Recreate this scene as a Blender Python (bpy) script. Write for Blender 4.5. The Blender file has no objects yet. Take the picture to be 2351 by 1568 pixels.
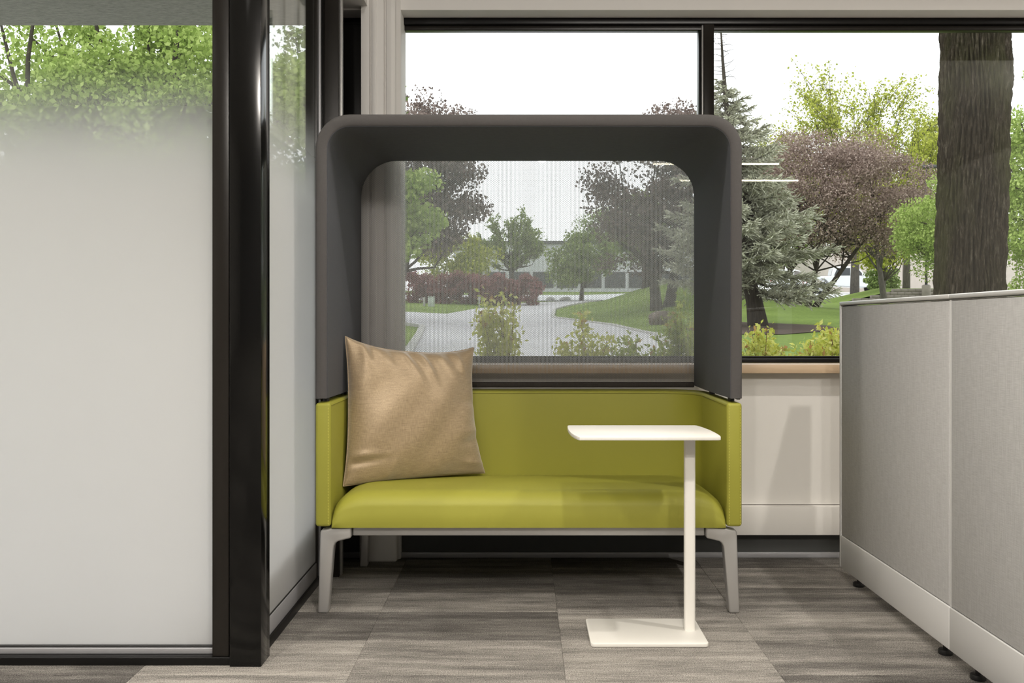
import bpy, bmesh, math
import numpy as np
from mathutils import Vector, Matrix

# ---------------------------------------------------------------- camera, sky, light, exposure
SC = bpy.context.scene
COL = SC.collection
W_PX, F_PX = 2351.0, 2200.0
PX, PY, CAM_Z = 1200.0, 745.0, 1.01          # vanishing point of the room's depth lines, eye height
cam_d = bpy.data.cameras.new('camera')
cam_d.sensor_width = 36.0
cam_d.lens = F_PX / W_PX * 36.0
cam_d.shift_x = (W_PX / 2 - PX) / W_PX
cam_d.shift_y = (PY - 784.0) / W_PX
cam_d.clip_start, cam_d.clip_end = 0.05, 600
cam = bpy.data.objects.new('camera', cam_d)
cam.location = (0, 0, CAM_Z)
cam.rotation_euler = (math.pi / 2, 0, 0)
COL.objects.link(cam)
SC.camera = cam

world = bpy.data.worlds.new('overcast_sky')
SC.world = world
world.use_nodes = True
bg = world.node_tree.nodes['Background']
bg.inputs[0].default_value = (0.97, 0.985, 1.0, 1)
bg.inputs[1].default_value = 2.3

SC.view_settings.view_transform = 'Standard'
SC.view_settings.look = 'None'
SC.view_settings.gamma = 1.0
SC.view_settings.exposure = 0.0
SC.view_settings.use_curve_mapping = False
SC.cycles.use_denoising = True
SC.cycles.max_bounces = 10
SC.cycles.diffuse_bounces = 5
SC.cycles.glossy_bounces = 4
SC.cycles.transmission_bounces = 6
SC.cycles.transparent_max_bounces = 24
SC.cycles.sample_clamp_indirect = 6.0

DOWNLIGHTS_AND_FILL = [   # x, y, watts, cone degrees; the widest cones are added ambient fill
    (0.30, 1.05, 140, 112), (1.70, 2.55, 105, 160), (-1.25, 0.95, 135, 116), (-2.2, 1.35, 85, 130), (-0.25, 2.85, 42, 174),  # last one added to brighten the soffit and column
    (0.9, -0.8, 105, 172), (0.2, -1.3, 105, 172), (-0.5, -0.8, 100, 172), (4.3, 1.6, 75, 172),  # unseen fill lamps added to raise the room's ambient light
]
PENDANTS = [     # x0, x1, y, emission
    (0.79, 3.44, -3.37, 26.0), (1.45, 2.87, -2.14, 26.0),
]
CEIL_Z = 2.9

rng = np.random.default_rng(7)

# ---------------------------------------------------------------- helpers
def at(px, py, d):
    return ((px - PX) * d / F_PX, d, CAM_Z - (py - PY) * d / F_PX)

def link(o, parent=None):
    COL.objects.link(o)
    if parent is not None:
        o.parent = parent
    return o

def tag(o, label=None, cat=None, group=None, kind=None):
    if label: o['label'] = label
    if cat: o['category'] = cat
    if group: o['group'] = group
    if kind: o['kind'] = kind
    return o

def empty(name, loc=(0, 0, 0), rz=0.0, **k):
    o = bpy.data.objects.new(name, None)
    o.empty_display_size = 0.1
    o.location = loc
    o.rotation_euler = (0, 0, rz)
    link(o)
    return tag(o, **k)

def mesh_from(name, verts, faces, mat=None, smooth=False):
    me = bpy.data.meshes.new(name)
    me.from_pydata([tuple(v) for v in verts], [], faces)
    me.update()
    if smooth:
        me.polygons.foreach_set('use_smooth', [True] * len(me.polygons))
    if mat is not None:
        me.materials.append(mat)
    return me

def mesh_np(name, V, Q, mat=None, smooth=False):
    """fast mesh: V (n,3), Q (m,k) all faces of k corners"""
    V = np.asarray(V, dtype=np.float32); Q = np.asarray(Q, dtype=np.int32)
    me = bpy.data.meshes.new(name)
    k = Q.shape[1]
    me.vertices.add(len(V)); me.vertices.foreach_set('co', V.ravel())
    me.loops.add(Q.size); me.loops.foreach_set('vertex_index', Q.ravel())
    me.polygons.add(len(Q))
    me.polygons.foreach_set('loop_start', np.arange(0, Q.size, k, dtype=np.int32))
    me.polygons.foreach_set('loop_total', np.full(len(Q), k, dtype=np.int32))
    if smooth:
        me.polygons.foreach_set('use_smooth', np.ones(len(Q), dtype=bool))
    me.update(calc_edges=True); me.validate()
    if mat is not None: me.materials.append(mat)
    return me

def add(name, me, parent=None, loc=None):
    o = bpy.data.objects.new(name, me)
    link(o, parent)
    if loc is not None: o.location = loc
    return o

def bm_done(bm, name, mat, parent=None, smooth_angle=None):
    bmesh.ops.recalc_face_normals(bm, faces=bm.faces)
    me = bpy.data.meshes.new(name)
    if smooth_angle is not None:
        for f in bm.faces: f.smooth = True
        for e in bm.edges:
            if len(e.link_faces) == 2 and e.calc_face_angle(0) > smooth_angle: e.smooth = False
    bm.to_mesh(me); bm.free()
    if mat is not None: me.materials.append(mat)
    return add(name, me, parent)

def bm_box(bm, x0, x1, y0, y1, z0, z1):
    vs = [bm.verts.new(p) for p in ((x0,y0,z0),(x1,y0,z0),(x1,y1,z0),(x0,y1,z0),(x0,y0,z1),(x1,y0,z1),(x1,y1,z1),(x0,y1,z1))]
    for f in ((3,2,1,0),(4,5,6,7),(0,1,5,4),(1,2,6,5),(2,3,7,6),(3,0,4,7)):
        bm.faces.new([vs[i] for i in f])
    return vs

def box(name, x0, x1, y0, y1, z0, z1, mat, parent=None, bevel=0.0, seg=2):
    bm = bmesh.new(); bm_box(bm, x0, x1, y0, y1, z0, z1)
    if bevel > 0:
        bmesh.ops.bevel(bm, geom=bm.edges[:], offset=bevel, segments=seg, affect='EDGES', profile=0.5)
        return bm_done(bm, name, mat, parent, 0.9)
    return bm_done(bm, name, mat, parent)

def prism(name, pts, axis, a0, a1, mat, parent=None, bevel=0.0, seg=2, ang=0.6, smooth=0.7):
    """extrude a polygon (2-D pts) along an axis: 'x' pts=(y,z), 'y' pts=(x,z), 'z' pts=(x,y)"""
    def p3(p, a):
        return (a, p[0], p[1]) if axis == 'x' else (p[0], a, p[1]) if axis == 'y' else (p[0], p[1], a)
    bm = bmesh.new()
    lo = [bm.verts.new(p3(p, a0)) for p in pts]; hi = [bm.verts.new(p3(p, a1)) for p in pts]
    n = len(pts)
    bm.faces.new(lo); bm.faces.new(list(reversed(hi)))
    for i in range(n):
        j = (i + 1) % n
        bm.faces.new((lo[i], hi[i], hi[j], lo[j]))
    bmesh.ops.recalc_face_normals(bm, faces=bm.faces)
    if bevel > 0:
        ed = [e for e in bm.edges if len(e.link_faces) == 2 and e.calc_face_angle(0) > ang]
        bmesh.ops.bevel(bm, geom=ed, offset=bevel, segments=seg, affect='EDGES', profile=0.5, clamp_overlap=True)
    return bm_done(bm, name, mat, parent, smooth)

class MB:
    """collects tubes and leaves into one mesh"""
    def __init__(s): s.v = []; s.f = []
    def tube(s, pts, radii, n=8, cap=True):
        pts = [Vector(p) for p in pts]
        base = len(s.v); m = len(pts)
        up0 = None
        for i, p in enumerate(pts):
            t = (pts[min(i+1, m-1)] - pts[max(i-1, 0)]).normalized()
            if up0 is None:
                a = Vector((0, 0, 1)) if abs(t.z) < 0.9 else Vector((1, 0, 0))
            else: a = up0
            u = (a - t * a.dot(t))
            if u.length < 1e-6: u = t.orthogonal()
            u.normalize(); w = t.cross(u); up0 = u
            r = radii[i] if hasattr(radii, '__len__') else radii
            for k in range(n):
                c, q = math.cos(2*math.pi*k/n) * r, math.sin(2*math.pi*k/n) * r
                s.v.append(tuple(p + u * c + w * q))
        for i in range(m - 1):
            for k in range(n):
                k2 = (k + 1) % n
                s.f.append((base+i*n+k, base+i*n+k2, base+(i+1)*n+k2, base+(i+1)*n+k))
        if cap:
            s.f.append(tuple(base + k for k in reversed(range(n))))
            s.f.append(tuple(base + (m-1)*n + k for k in range(n)))
        return s
    def box(s, x0, x1, y0, y1, z0, z1):
        b = len(s.v)
        s.v += [(x0,y0,z0),(x1,y0,z0),(x1,y1,z0),(x0,y1,z0),(x0,y0,z1),(x1,y0,z1),(x1,y1,z1),(x0,y1,z1)]
        s.f += [tuple(b+i for i in f) for f in ((3,2,1,0),(4,5,6,7),(0,1,5,4),(1,2,6,5),(2,3,7,6),(3,0,4,7))]
        return s
    def build(s, name, mat, parent=None, smooth=True):
        return add(name, mesh_from(name, s.v, s.f, mat, smooth), parent)

def arc(cx, cy, r, a0, a1, n):
    return [(cx + r*math.cos(math.radians(a0 + (a1-a0)*i/n)), cy + r*math.sin(math.radians(a0 + (a1-a0)*i/n))) for i in range(n+1)]

def cyl(name, c, r, h, mat, parent=None, n=24, axis='z', bevel=0.0):
    pts = [(c[0 if axis != 'x' else 1] + r*math.cos(2*math.pi*i/n), (c[1] if axis == 'z' else c[2]) + r*math.sin(2*math.pi*i/n)) for i in range(n)]
    a = {'x': c[0], 'y': c[1], 'z': c[2]}[axis]
    return prism(name, pts, axis, a, a + h, mat, parent, bevel=bevel, ang=1.0)

# ---------------------------------------------------------------- materials
class Mat:
    def __init__(s, name):
        s.m = bpy.data.materials.new(name); s.m.use_nodes = True
        s.t = s.m.node_tree; s.t.nodes.clear()
        s.out = s.t.nodes.new('ShaderNodeOutputMaterial')
    def n(s, typ, ins=None, **props):
        nd = s.t.nodes.new('ShaderNode' + typ)
        for k, v in props.items(): setattr(nd, k, v)
        for k, v in (ins or {}).items():
            if isinstance(v, tuple) and len(v) == 2 and hasattr(v[0], 'outputs'):
                s.t.links.new(v[0].outputs[v[1]], nd.inputs[k])
            elif hasattr(v, 'outputs'): s.t.links.new(v.outputs[0], nd.inputs[k])
            else: nd.inputs[k].default_value = v
        return nd
    def ramp(s, fac, stops):
        r = s.n('ValToRGB', {'Fac': fac})
        el = r.color_ramp.elements
        while len(el) < len(stops): el.new(0.5)
        for e, (p, c) in zip(el, stops):
            e.position = p; e.color = (*c, 1) if len(c) == 3 else c
        return r
    def coords(s, scale=(1, 1, 1), kind='Object', loc=(0, 0, 0)):
        tc = s.n('TexCoord')
        mp = s.n('Mapping', {'Vector': (tc, kind), 'Scale': scale, 'Location': loc})
        return mp
    def math(s, op, a, b=0.0, c=0.0, clamp=False):
        return s.n('Math', {0: a, 1: b, 2: c}, operation=op, use_clamp=clamp)
    def mixc(s, fac, a, b):
        return s.n('MixRGB', {'Fac': fac, 'Color1': a, 'Color2': b})
    def surf(s, node):
        s.t.links.new(node.outputs[0], s.out.inputs['Surface']); return s.m

def C(c): return (c[0], c[1], c[2], 1.0)

def plain(name, color, rough=0.5, metallic=0.0, spec=0.5, bump=0.0, bscale=200.0, var=0.0, vscale=3.0, coat=0.0, sheen=0.0):
    M = Mat(name)
    ins = {'Base Color': C(color), 'Roughness': rough, 'Metallic': metallic, 'Specular IOR Level': spec, 'Coat Weight': coat, 'Sheen Weight': sheen}
    co = M.coords()
    if var > 0:
        nz = M.n('TexNoise', {'Vector': co, 'Scale': vscale, 'Detail': 4.0})
        a = tuple(c*(1-var) for c in color); b = tuple(min(1, c*(1+var)) for c in color)
        ins['Base Color'] = M.ramp(nz, [(0.3, a), (0.7, b)])
    if bump > 0:
        nb = M.n('TexNoise', {'Vector': co, 'Scale': bscale, 'Detail': 3.0})
        ins['Normal'] = M.n('Bump', {'Height': nb, 'Strength': bump, 'Distance': 0.002})
    return M.surf(M.n('BsdfPrincipled', ins))

def glass_mat(name, tint=(0.97, 0.985, 0.98), ior=1.5, boost=1.0):
    M = Mat(name)
    fr = M.n('Fresnel', {'IOR': ior})
    fac = M.math('MULTIPLY', fr, boost, clamp=True)
    tr = M.n('BsdfTransparent', {'Color': C(tint)})
    gl = M.n('BsdfGlossy', {'Color': (1, 1, 1, 1), 'Roughness': 0.0})
    return M.surf(M.n('MixShader', {0: fac, 1: tr, 2: gl}))

def frosted_mat(name, z_lo, z_hi):
    """clear glass above, white privacy film that fades in downwards"""
    M = Mat(name)
    pos = M.n('NewGeometry')
    xyz = M.n('SeparateXYZ', {0: (pos, 'Position')})
    g = M.n('MapRange', {'Value': (xyz, 'Z'), 'From Min': z_lo, 'From Max': z_hi, 'To Min': 1.0, 'To Max': 0.0}, interpolation_type='SMOOTHERSTEP')
    fr = M.n('Fresnel', {'IOR': 1.5})
    fac = M.math('MULTIPLY', M.math('MULTIPLY', fr, 0.65, clamp=True), M.math('MULTIPLY_ADD', g, -0.75, 1.0))
    tr = M.n('BsdfTransparent', {'Color': (0.96, 0.98, 0.97, 1)})
    tl = M.n('BsdfTranslucent', {'Color': (0.90, 0.90, 0.895, 1)})
    df = M.n('BsdfDiffuse', {'Color': (0.72, 0.715, 0.71, 1)})
    film = M.n('MixShader', {0: 0.28, 1: tl, 2: df})
    body = M.n('MixShader', {0: g, 1: tr, 2: film})
    gl = M.n('BsdfGlossy', {'Color': (1, 1, 1, 1), 'Roughness': 0.02})
    return M.surf(M.n('MixShader', {0: fac, 1: body, 2: gl}))

def emit(name, color, strength):
    M = Mat(name)
    return M.surf(M.n('Emission', {'Color': C(color), 'Strength': strength}))

def leaf_mat(name, dark, mid, light, trans=0.45):
    M = Mat(name)
    g = M.n('NewGeometry')
    r = M.ramp((g, 'Random Per Island'), [(0.0, dark), (0.5, mid), (1.0, light)])
    df = M.n('BsdfDiffuse', {'Color': r})
    tl = M.n('BsdfTranslucent', {'Color': r})
    return M.surf(M.n('MixShader', {0: trans, 1: df, 2: tl}))

def bark_mat(name, dark, light, scale=1.0):
    M = Mat(name)
    co = M.coords((9*scale, 9*scale, 1.6*scale))
    nz = M.n('TexNoise', {'Vector': co, 'Scale': 3.0, 'Detail': 8.0, 'Roughness': 0.7})
    r = M.ramp(nz, [(0.32, dark), (0.7, light)])
    bp = M.n('Bump', {'Height': nz, 'Strength': 0.6, 'Distance': 0.03})
    return M.surf(M.n('BsdfPrincipled', {'Base Color': r, 'Roughness': 0.9, 'Normal': bp, 'Specular IOR Level': 0.2}))

def carpet_mat():
    M = Mat('carpet')
    tc = M.n('TexCoord'); oi = M.n('ObjectInfo')
    off = M.n('CombineXYZ', {0: M.math('MULTIPLY', (oi, 'Random'), 37.0), 1: M.math('MULTIPLY', (oi, 'Random'), 91.0)})
    v = M.n('VectorMath', {0: (tc, 'Object'), 1: off}, operation='ADD')
    # long drawn threads across the tile, a slow tone change, fine pile
    m1 = M.n('Mapping', {'Vector': v, 'Scale': (16.0, 300.0, 1.0)})
    thr = M.n('TexNoise', {'Vector': m1, 'Scale': 1.0, 'Detail': 4.0, 'Roughness': 0.7})
    m2 = M.n('Mapping', {'Vector': v, 'Scale': (2.2, 17.0, 1.0)})
    slow = M.n('TexNoise', {'Vector': m2, 'Scale': 1.0, 'Detail': 3.0})
    pile = M.n('TexNoise', {'Vector': M.n('Mapping', {'Vector': v, 'Scale': (260.0, 420.0, 1.0)}), 'Scale': 1.0, 'Detail': 2.0})
    a = M.math('MULTIPLY_ADD', thr, 1.0, -0.5)
    b = M.math('MULTIPLY_ADD', M.math('SUBTRACT', slow, 0.5), 0.95, a)
    c = M.math('MULTIPLY_ADD', M.math('SUBTRACT', pile, 0.5), 1.5, b)
    d = M.math('MULTIPLY_ADD', M.math('SUBTRACT', (oi, 'Random'), 0.5), 0.46, c)
    fac = M.math('MULTIPLY_ADD', d, 0.95, 0.47)
    col = M.ramp(fac, [(0.10, (0.052, 0.048, 0.044)), (0.38, (0.115, 0.107, 0.098)), (0.60, (0.21, 0.197, 0.178)), (0.92, (0.43, 0.40, 0.36))])
    bp = M.n('Bump', {'Height': pile, 'Strength': 0.5, 'Distance': 0.003})
    return M.surf(M.n('BsdfPrincipled', {'Base Color': col, 'Roughness': 0.95, 'Normal': bp, 'Specular IOR Level': 0.1}))

def weave_mat(name, c0, c1, scale=700.0, rough=0.85, bump=0.4, metallic=0.0, sheen=0.0, spec=0.3):
    M = Mat(name)
    a = M.n('TexNoise', {'Vector': M.coords((scale, scale, scale*0.05)), 'Scale': 1.0, 'Detail': 2.0})
    b = M.n('TexNoise', {'Vector': M.coords((scale*0.05, scale*0.05, scale)), 'Scale': 1.0, 'Detail': 2.0})
    f = M.math('MULTIPLY_ADD', a, 0.5, M.math('MULTIPLY', b, 0.5))
    r = M.ramp(f, [(0.33, c0), (0.67, c1)])
    bp = M.n('Bump', {'Height': f, 'Strength': bump, 'Distance': 0.001})
    return M.surf(M.n('BsdfPrincipled', {'Base Color': r, 'Roughness': rough, 'Metallic': metallic, 'Normal': bp, 'Sheen Weight': sheen, 'Specular IOR Level': spec}))

def screen_mesh_mat():
    """open knitted mesh: staggered holes between vertical ribs"""
    M = Mat('knit_mesh')
    tc = M.n('TexCoord')
    xyz = M.n('SeparateXYZ', {0: (tc, 'Object')})
    p = 0.0056
    u = M.math('DIVIDE', (xyz, 'X'), p)
    col = M.math('FLOOR', u)
    fu = M.math('SUBTRACT', u, col)
    par = M.math('MULTIPLY', M.math('MODULO', M.math('ABSOLUTE', col), 2.0), 0.5)
    wv = M.math('ADD', M.math('DIVIDE', (xyz, 'Z'), 0.0080), par)
    fw = M.math('FRACT', wv)
    hu = M.math('ABSOLUTE', M.math('SUBTRACT', fu, 0.5))
    hw = M.math('ABSOLUTE', M.math('SUBTRACT', fw, 0.5))
    e = M.math('ADD', M.math('POWER', M.math('DIVIDE', hu, 0.40), 2.0), M.math('POWER', M.math('DIVIDE', hw, 0.46), 2.0))
    hole = M.n('MapRange', {'Value': e, 'From Min': 0.75, 'From Max': 1.15, 'To Min': 0.30, 'To Max': 0.84})
    df = M.n('BsdfPrincipled', {'Base Color': (0.15, 0.148, 0.147, 1), 'Roughness': 0.6, 'Specular IOR Level': 0.3})
    tl = M.n('BsdfTranslucent', {'Color': (0.72, 0.72, 0.73, 1)})
    th = M.n('MixShader', {0: 0.55, 1: df, 2: tl})
    tr = M.n('BsdfTransparent', {'Color': (0.97, 0.97, 0.97, 1)})
    return M.surf(M.n('MixShader', {0: hole, 1: tr, 2: th}))

def wood_mat(name, a, b):
    M = Mat(name)
    nz = M.n('TexNoise', {'Vector': M.coords((3, 60, 60)), 'Scale': 1.0, 'Detail': 5.0})
    return M.surf(M.n('BsdfPrincipled', {'Base Color': M.ramp(nz, [(0.3, a), (0.7, b)]), 'Roughness': 0.4}))

m_wall = plain('painted_wall', (0.72, 0.70, 0.665), 0.55, bump=0.05, bscale=300)
m_ceil = plain('ceiling_paint', (0.78, 0.77, 0.75), 0.8)
m_soffit = plain('soffit_paint', (0.74, 0.72, 0.695), 0.6)
m_black = plain('black_anodised_metal', (0.006, 0.0057, 0.0055), 0.28, spec=0.22)
m_black_post = plain('black_painted_steel', (0.0035, 0.0035, 0.0033), 0.14, spec=0.32)
m_brown = plain('dark_bronze_metal', (0.014, 0.012, 0.010), 0.28, spec=0.28)
m_silver = plain('silver_strip_metal', (0.36, 0.36, 0.375), 0.45, metallic=0.4)
m_alu = plain('satin_aluminium', (0.62, 0.61, 0.60), 0.38, metallic=0.75)
m_leg = plain('cast_silver_metal', (0.50, 0.49, 0.475), 0.40, metallic=0.55)
m_leg_dark = m_leg
m_glass = glass_mat('window_glass')
m_frost = frosted_mat('frosted_film_glass', 1.32, 1.88)
m_carpet = carpet_mat()
m_sill = wood_mat('maple_sill', (0.50, 0.36, 0.23), (0.60, 0.45, 0.30))
m_vinyl = plain('lime_vinyl', (0.290, 0.282, 0.038), 0.55, spec=0.35, bump=0.06, bscale=900, var=0.02, vscale=4)
m_vinyl_thread = plain('lime_thread', (0.55, 0.50, 0.10), 0.7)
m_vinyl_seam = plain('lime_seam', (0.16, 0.15, 0.012), 0.7)
m_hood = weave_mat('charcoal_fabric_cool_lit', (0.070, 0.072, 0.080), (0.089, 0.091, 0.101), 1200, 0.75, 0.15)  # same fabric as the rim, bluish glass light put into the colour
m_rim = weave_mat('charcoal_fabric_warm_lit', (0.060, 0.056, 0.054), (0.075, 0.070, 0.068), 1200, 0.7, 0.15)  # same fabric as the lining, its browner lighting put into the colour
m_mesh = screen_mesh_mat()
m_mesh_rail = weave_mat('dark_brown_binding', (0.022, 0.018, 0.015), (0.04, 0.034, 0.03), 600, 0.8, 0.3)
m_plastic = plain('black_plastic', (0.012, 0.012, 0.012), 0.5)
m_pillow = weave_mat('gold_satin_weave', (0.25, 0.18, 0.105), (0.47, 0.355, 0.22), 700, 0.47, 0.3, metallic=0.22, sheen=0.5, spec=0.5)
m_table = plain('white_powder_coat', (0.76, 0.74, 0.69), 0.45)
m_part_fabric = weave_mat('light_grey_panel_fabric', (0.44, 0.437, 0.43), (0.58, 0.577, 0.57), 520, 0.9, 0.5)
m_part_trim = plain('light_grey_trim', (0.70, 0.695, 0.685), 0.4, metallic=0.15)
m_dark_recess = plain('dark_toe_kick', (0.045, 0.047, 0.045), 0.6)
m_fixture = plain('white_fixture', (0.8, 0.8, 0.78), 0.4)
WARM = (1.0, 0.94, 0.865)
m_lamp = emit('lamp_diffuser', (1.0, 0.84, 0.58), 34.0)
m_lens = emit('downlight_and_fill_lens', WARM, 9.0)

# ---------------------------------------------------------------- room shell
def struct(o): o['kind'] = 'structure'; return o

X_L, X_R, Y_B = -4.4, 5.2, -5.2              # left wall, right wall, wall behind the camera
NOTCH_X, NOTCH_Y = -0.80, 2.87               # glazed corner: outdoors beyond both panes
WALL_Y, GLASS_Y = 4.13, 4.28

floor = struct(box('floor', X_L, X_R, Y_B, 4.26, -0.20, -0.004, m_carpet))
tile_cache = {}
def tile(x0, x1, y0, y1):
    key = (round(x1-x0, 3), round(y1-y0, 3))
    if key not in tile_cache:
        w, h = (x1-x0)/2-0.0002, (y1-y0)/2-0.0002; b = 0.0012
        V = [(-w,-h,-.004),(w,-h,-.004),(w,h,-.004),(-w,h,-.004),(-w,-h,-.0012),(w,-h,-.0012),(w,h,-.0012),(-w,h,-.0012),
             (-w+b,-h+b,0),(w-b,-h+b,0),(w-b,h-b,0),(-w+b,h-b,0)]
        F = [(0,1,5,4),(1,2,6,5),(2,3,7,6),(3,0,4,7),(4,5,9,8),(5,6,10,9),(6,7,11,10),(7,4,8,11),(8,9,10,11)]
        tile_cache[key] = mesh_from('carpet_tile', V, F, m_carpet)
    return add('carpet_tile', tile_cache[key], floor, ((x0+x1)/2, (y0+y1)/2, 0))
TW, TD = 0.6205, 0.304
for i in range(-6, 8):
    for j in range(-11, 5):
        x0, y0 = 0.122 + i*TW, 2.76 + j*TD
        x1, y1 = x0 + TW, y0 + TD
        y1 = min(y1, 4.158)
        if y1 - y0 < 0.02: continue
        if y0 > NOTCH_Y - 0.05 and x1 < NOTCH_X: continue
        if y0 > NOTCH_Y - 0.05: x0 = max(x0, NOTCH_X)
        if x1 - x0 < 0.03: continue
        tile(max(x0, X_L), min(x1, X_R), y0, y1)

ceiling = struct(box('ceiling', X_L, X_R, Y_B, 4.30, CEIL_Z, CEIL_Z + 0.12, m_ceil))
struct(box('wall_rear', X_L, X_R, Y_B - 0.12, Y_B, -0.2, CEIL_Z, plain('reflection_dimming_grey', (0.22, 0.22, 0.225), 0.7)))  # unseen wall, grey darkened to weaken its reflection in the glass
struct(box('wall_right', X_R, X_R + 0.12, Y_B, 4.4, -0.2, CEIL_Z, m_wall))
struct(box('wall_left', X_L - 0.12, X_L, Y_B, NOTCH_Y, -0.2, CEIL_Z, m_wall))

# wall below and above the big window
wall = struct(box('wall_window', -0.80, X_R, WALL_Y, 4.36, 0.235, 0.805, m_wall))
box('skirting_panel', -0.80, X_R, 4.095, 4.36, 0.109, 0.232, m_wall, wall, 0.003)
struct(box('baseboard_window', -0.80, X_R, 4.160, 4.36, -0.1, 0.109, m_dark_recess))
struct(box('trim_1', -0.80, X_R, 4.148, 4.160, 0.0, 0.024, m_silver, None, 0.002))
struct(box('wall_above_window', -0.80, X_R, WALL_Y, 4.36, 2.366, CEIL_Z, m_soffit))
sill = struct(box('trim_2', -0.52, X_R, 4.055, 4.262, 0.803, 0.8405, m_sill, None, 0.003))

# fluted white column box in front of the window jamb
colpts = [(-0.692, 4.30), (-0.692, 4.098), (-0.655, 4.095), (-0.652, 4.110), (-0.647, 4.110), (-0.644, 4.088), (-0.626, 4.085), (-0.622, 4.092),
          (-0.594, 4.092), (-0.591, 4.108), (-0.586, 4.108), (-0.583, 4.092), (-0.560, 4.088), (-0.545, 4.094), (-0.543, 4.110), (-0.525, 4.130), (-0.525, 4.30)]
column = struct(prism('trim_3', colpts, 'z', 0.0, CEIL_Z, m_soffit, None, bevel=0.0025, ang=0.3))

box('plinth', -0.694, -0.533, 4.066, 4.12, 0.0, 0.30, m_soffit, column, 0.012, 3)

# big window: frame, mullions, panes
win = struct(empty('window_1', (0, 4.25, 0.84)))
def wbox(name, x0, x1, y0, y1, z0, z1, mat=m_black, bevel=0.002):
    o = box(name, x0, x1, y0 - 4.25, y1 - 4.25, z0 - 0.84, z1 - 0.84, mat, win, bevel); return o
wbox('bottom_rail', -0.79, X_R, 4.235, 4.34, 0.8415, 0.8600)
wbox('glazing_bead', -0.79, X_R, 4.262, 4.275, 0.860, 0.870)
wbox('top_rail', -0.79, X_R, 4.235, 4.34, 2.338, 2.366)
wbox('top_bead', -0.79, X_R, 4.258, 4.30, 2.318, 2.338, m_brown)
wbox('jamb', -0.79, -0.715, 4.235, 4.34, 0.860, 2.338)
wbox('jamb', -0.712, -0.700, 4.262, 4.34, 0.860, 2.338)
for cx in (0.815, 2.95, 5.1):
    wbox('mullion', cx - 0.014, cx + 0.031, 4.235, 4.34, 0.860, 2.338, m_brown)
    wbox('mullion_bead', cx - 0.031, cx - 0.020, 4.262, 4.32, 0.860, 2.338)
    wbox('mullion_gasket', cx - 0.0205, cx - 0.0135, 4.248, 4.32, 0.860, 2.338, m_alu)
for x0, x1 in ((-0.70, 0.784), (0.846, 2.919), (2.981, 5.069)):
    wbox('pane', x0, x1, GLASS_Y - 0.001, GLASS_Y + 0.001, 0.862, 2.330, m_glass, 0.0)

# glazed corner on the left: front pane, post, side pane
w2 = struct(empty('window_2', (-2.0, 2.87, 0)))
def w2box(name, x0, x1, y0, y1, z0, z1, mat=m_black, bevel=0.002):
    return box(name, x0 + 2.0, x1 + 2.0, y0 - 2.87, y1 - 2.87, z0, z1, mat, w2, bevel)
w2box('bottom_rail', X_L, -0.866, 2.838, 2.935, -0.02, 0.0235)
w2box('silver_strip', X_L, -0.925, 2.868, 2.90, 0.0235, 0.042, m_silver)
w2box('gasket', X_L, -0.925, 2.872, 2.90, 0.042, 0.0475, m_plastic)
w2box('top_rail', X_L, -0.866, 2.838, 2.935, 2.60, CEIL_Z)
w2box('jamb', -0.922, -0.872, 2.845, 2.93, 0.0235, 2.60, m_brown)
w2box('jamb_stop', -0.874, -0.862, 2.855, 2.92, 0.0235, 2.60, m_black)
w2box('mullion', -2.75, -2.68, 2.838, 2.935, 0.0235, 2.60)
w2box('pane', -2.68, -0.922, 2.882, 2.884, 0.047, 2.60, m_frost, 0.0)
w2box('pane', X_L, -2.75, 2.882, 2.884, 0.047, 2.60, m_frost, 0.0)
post = struct(box('trim_4', -0.865, -0.772, 2.827, 2.925, -0.01, CEIL_Z, m_black_post, None, 0.002))

w3 = struct(empty('window_3', (-0.80, 3.4, 0)))
def w3box(name, x0, x1, y0, y1, z0, z1, mat=m_black, bevel=0.002):
    return box(name, x0 + 0.80, x1 + 0.80, y0 - 3.4, y1 - 3.4, z0, z1, mat, w3, bevel)
w3box('bottom_rail', -0.86, -0.790, 2.925, 4.16, -0.02, 0.030)
w3box('silver_strip', -0.84, -0.797, 2.925, 3.80, 0.030, 0.088, m_silver)
w3box('gasket', -0.83, -0.799, 2.925, 3.80, 0.088, 0.094, m_plastic)
w3box('pane', -0.803, -0.801, 2.925, 3.705, 0.093, 2.62, m_frost, 0.0)
w3box('stile', -0.84, -0.795, 3.705, 3.78, 0.030, 2.62, m_brown)
w3box('stile_bead', -0.80, -0.788, 3.735, 3.748, 0.030, 2.62, m_silver, 0.001)
w3box('post', -0.86, -0.735, 3.83, 3.93, 0.0, 2.62, m_brown)
w3box('filler', -0.84, -0.79, 3.78, 3.83, 0.030, 2.62, m_black)
w3box('edge_strip', -0.735, -0.728, 3.855, 3.885, 0.0, 2.45, m_alu, 0.001)
w3box('end_jamb', -0.86, -0.79, 3.93, 4.34, 0.0, 2.62, m_black)
w3box('top_rail', -0.86, -0.735, 2.925, 4.13, 2.46, 2.62)
struct(box('ceiling_bulkhead', -0.86, -0.665, 3.70, 4.13, 2.372, CEIL_Z, m_soffit))
struct(box('wall_header', -0.86, -0.772, 2.925, 3.70, 2.62, CEIL_Z, m_soffit))

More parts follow.
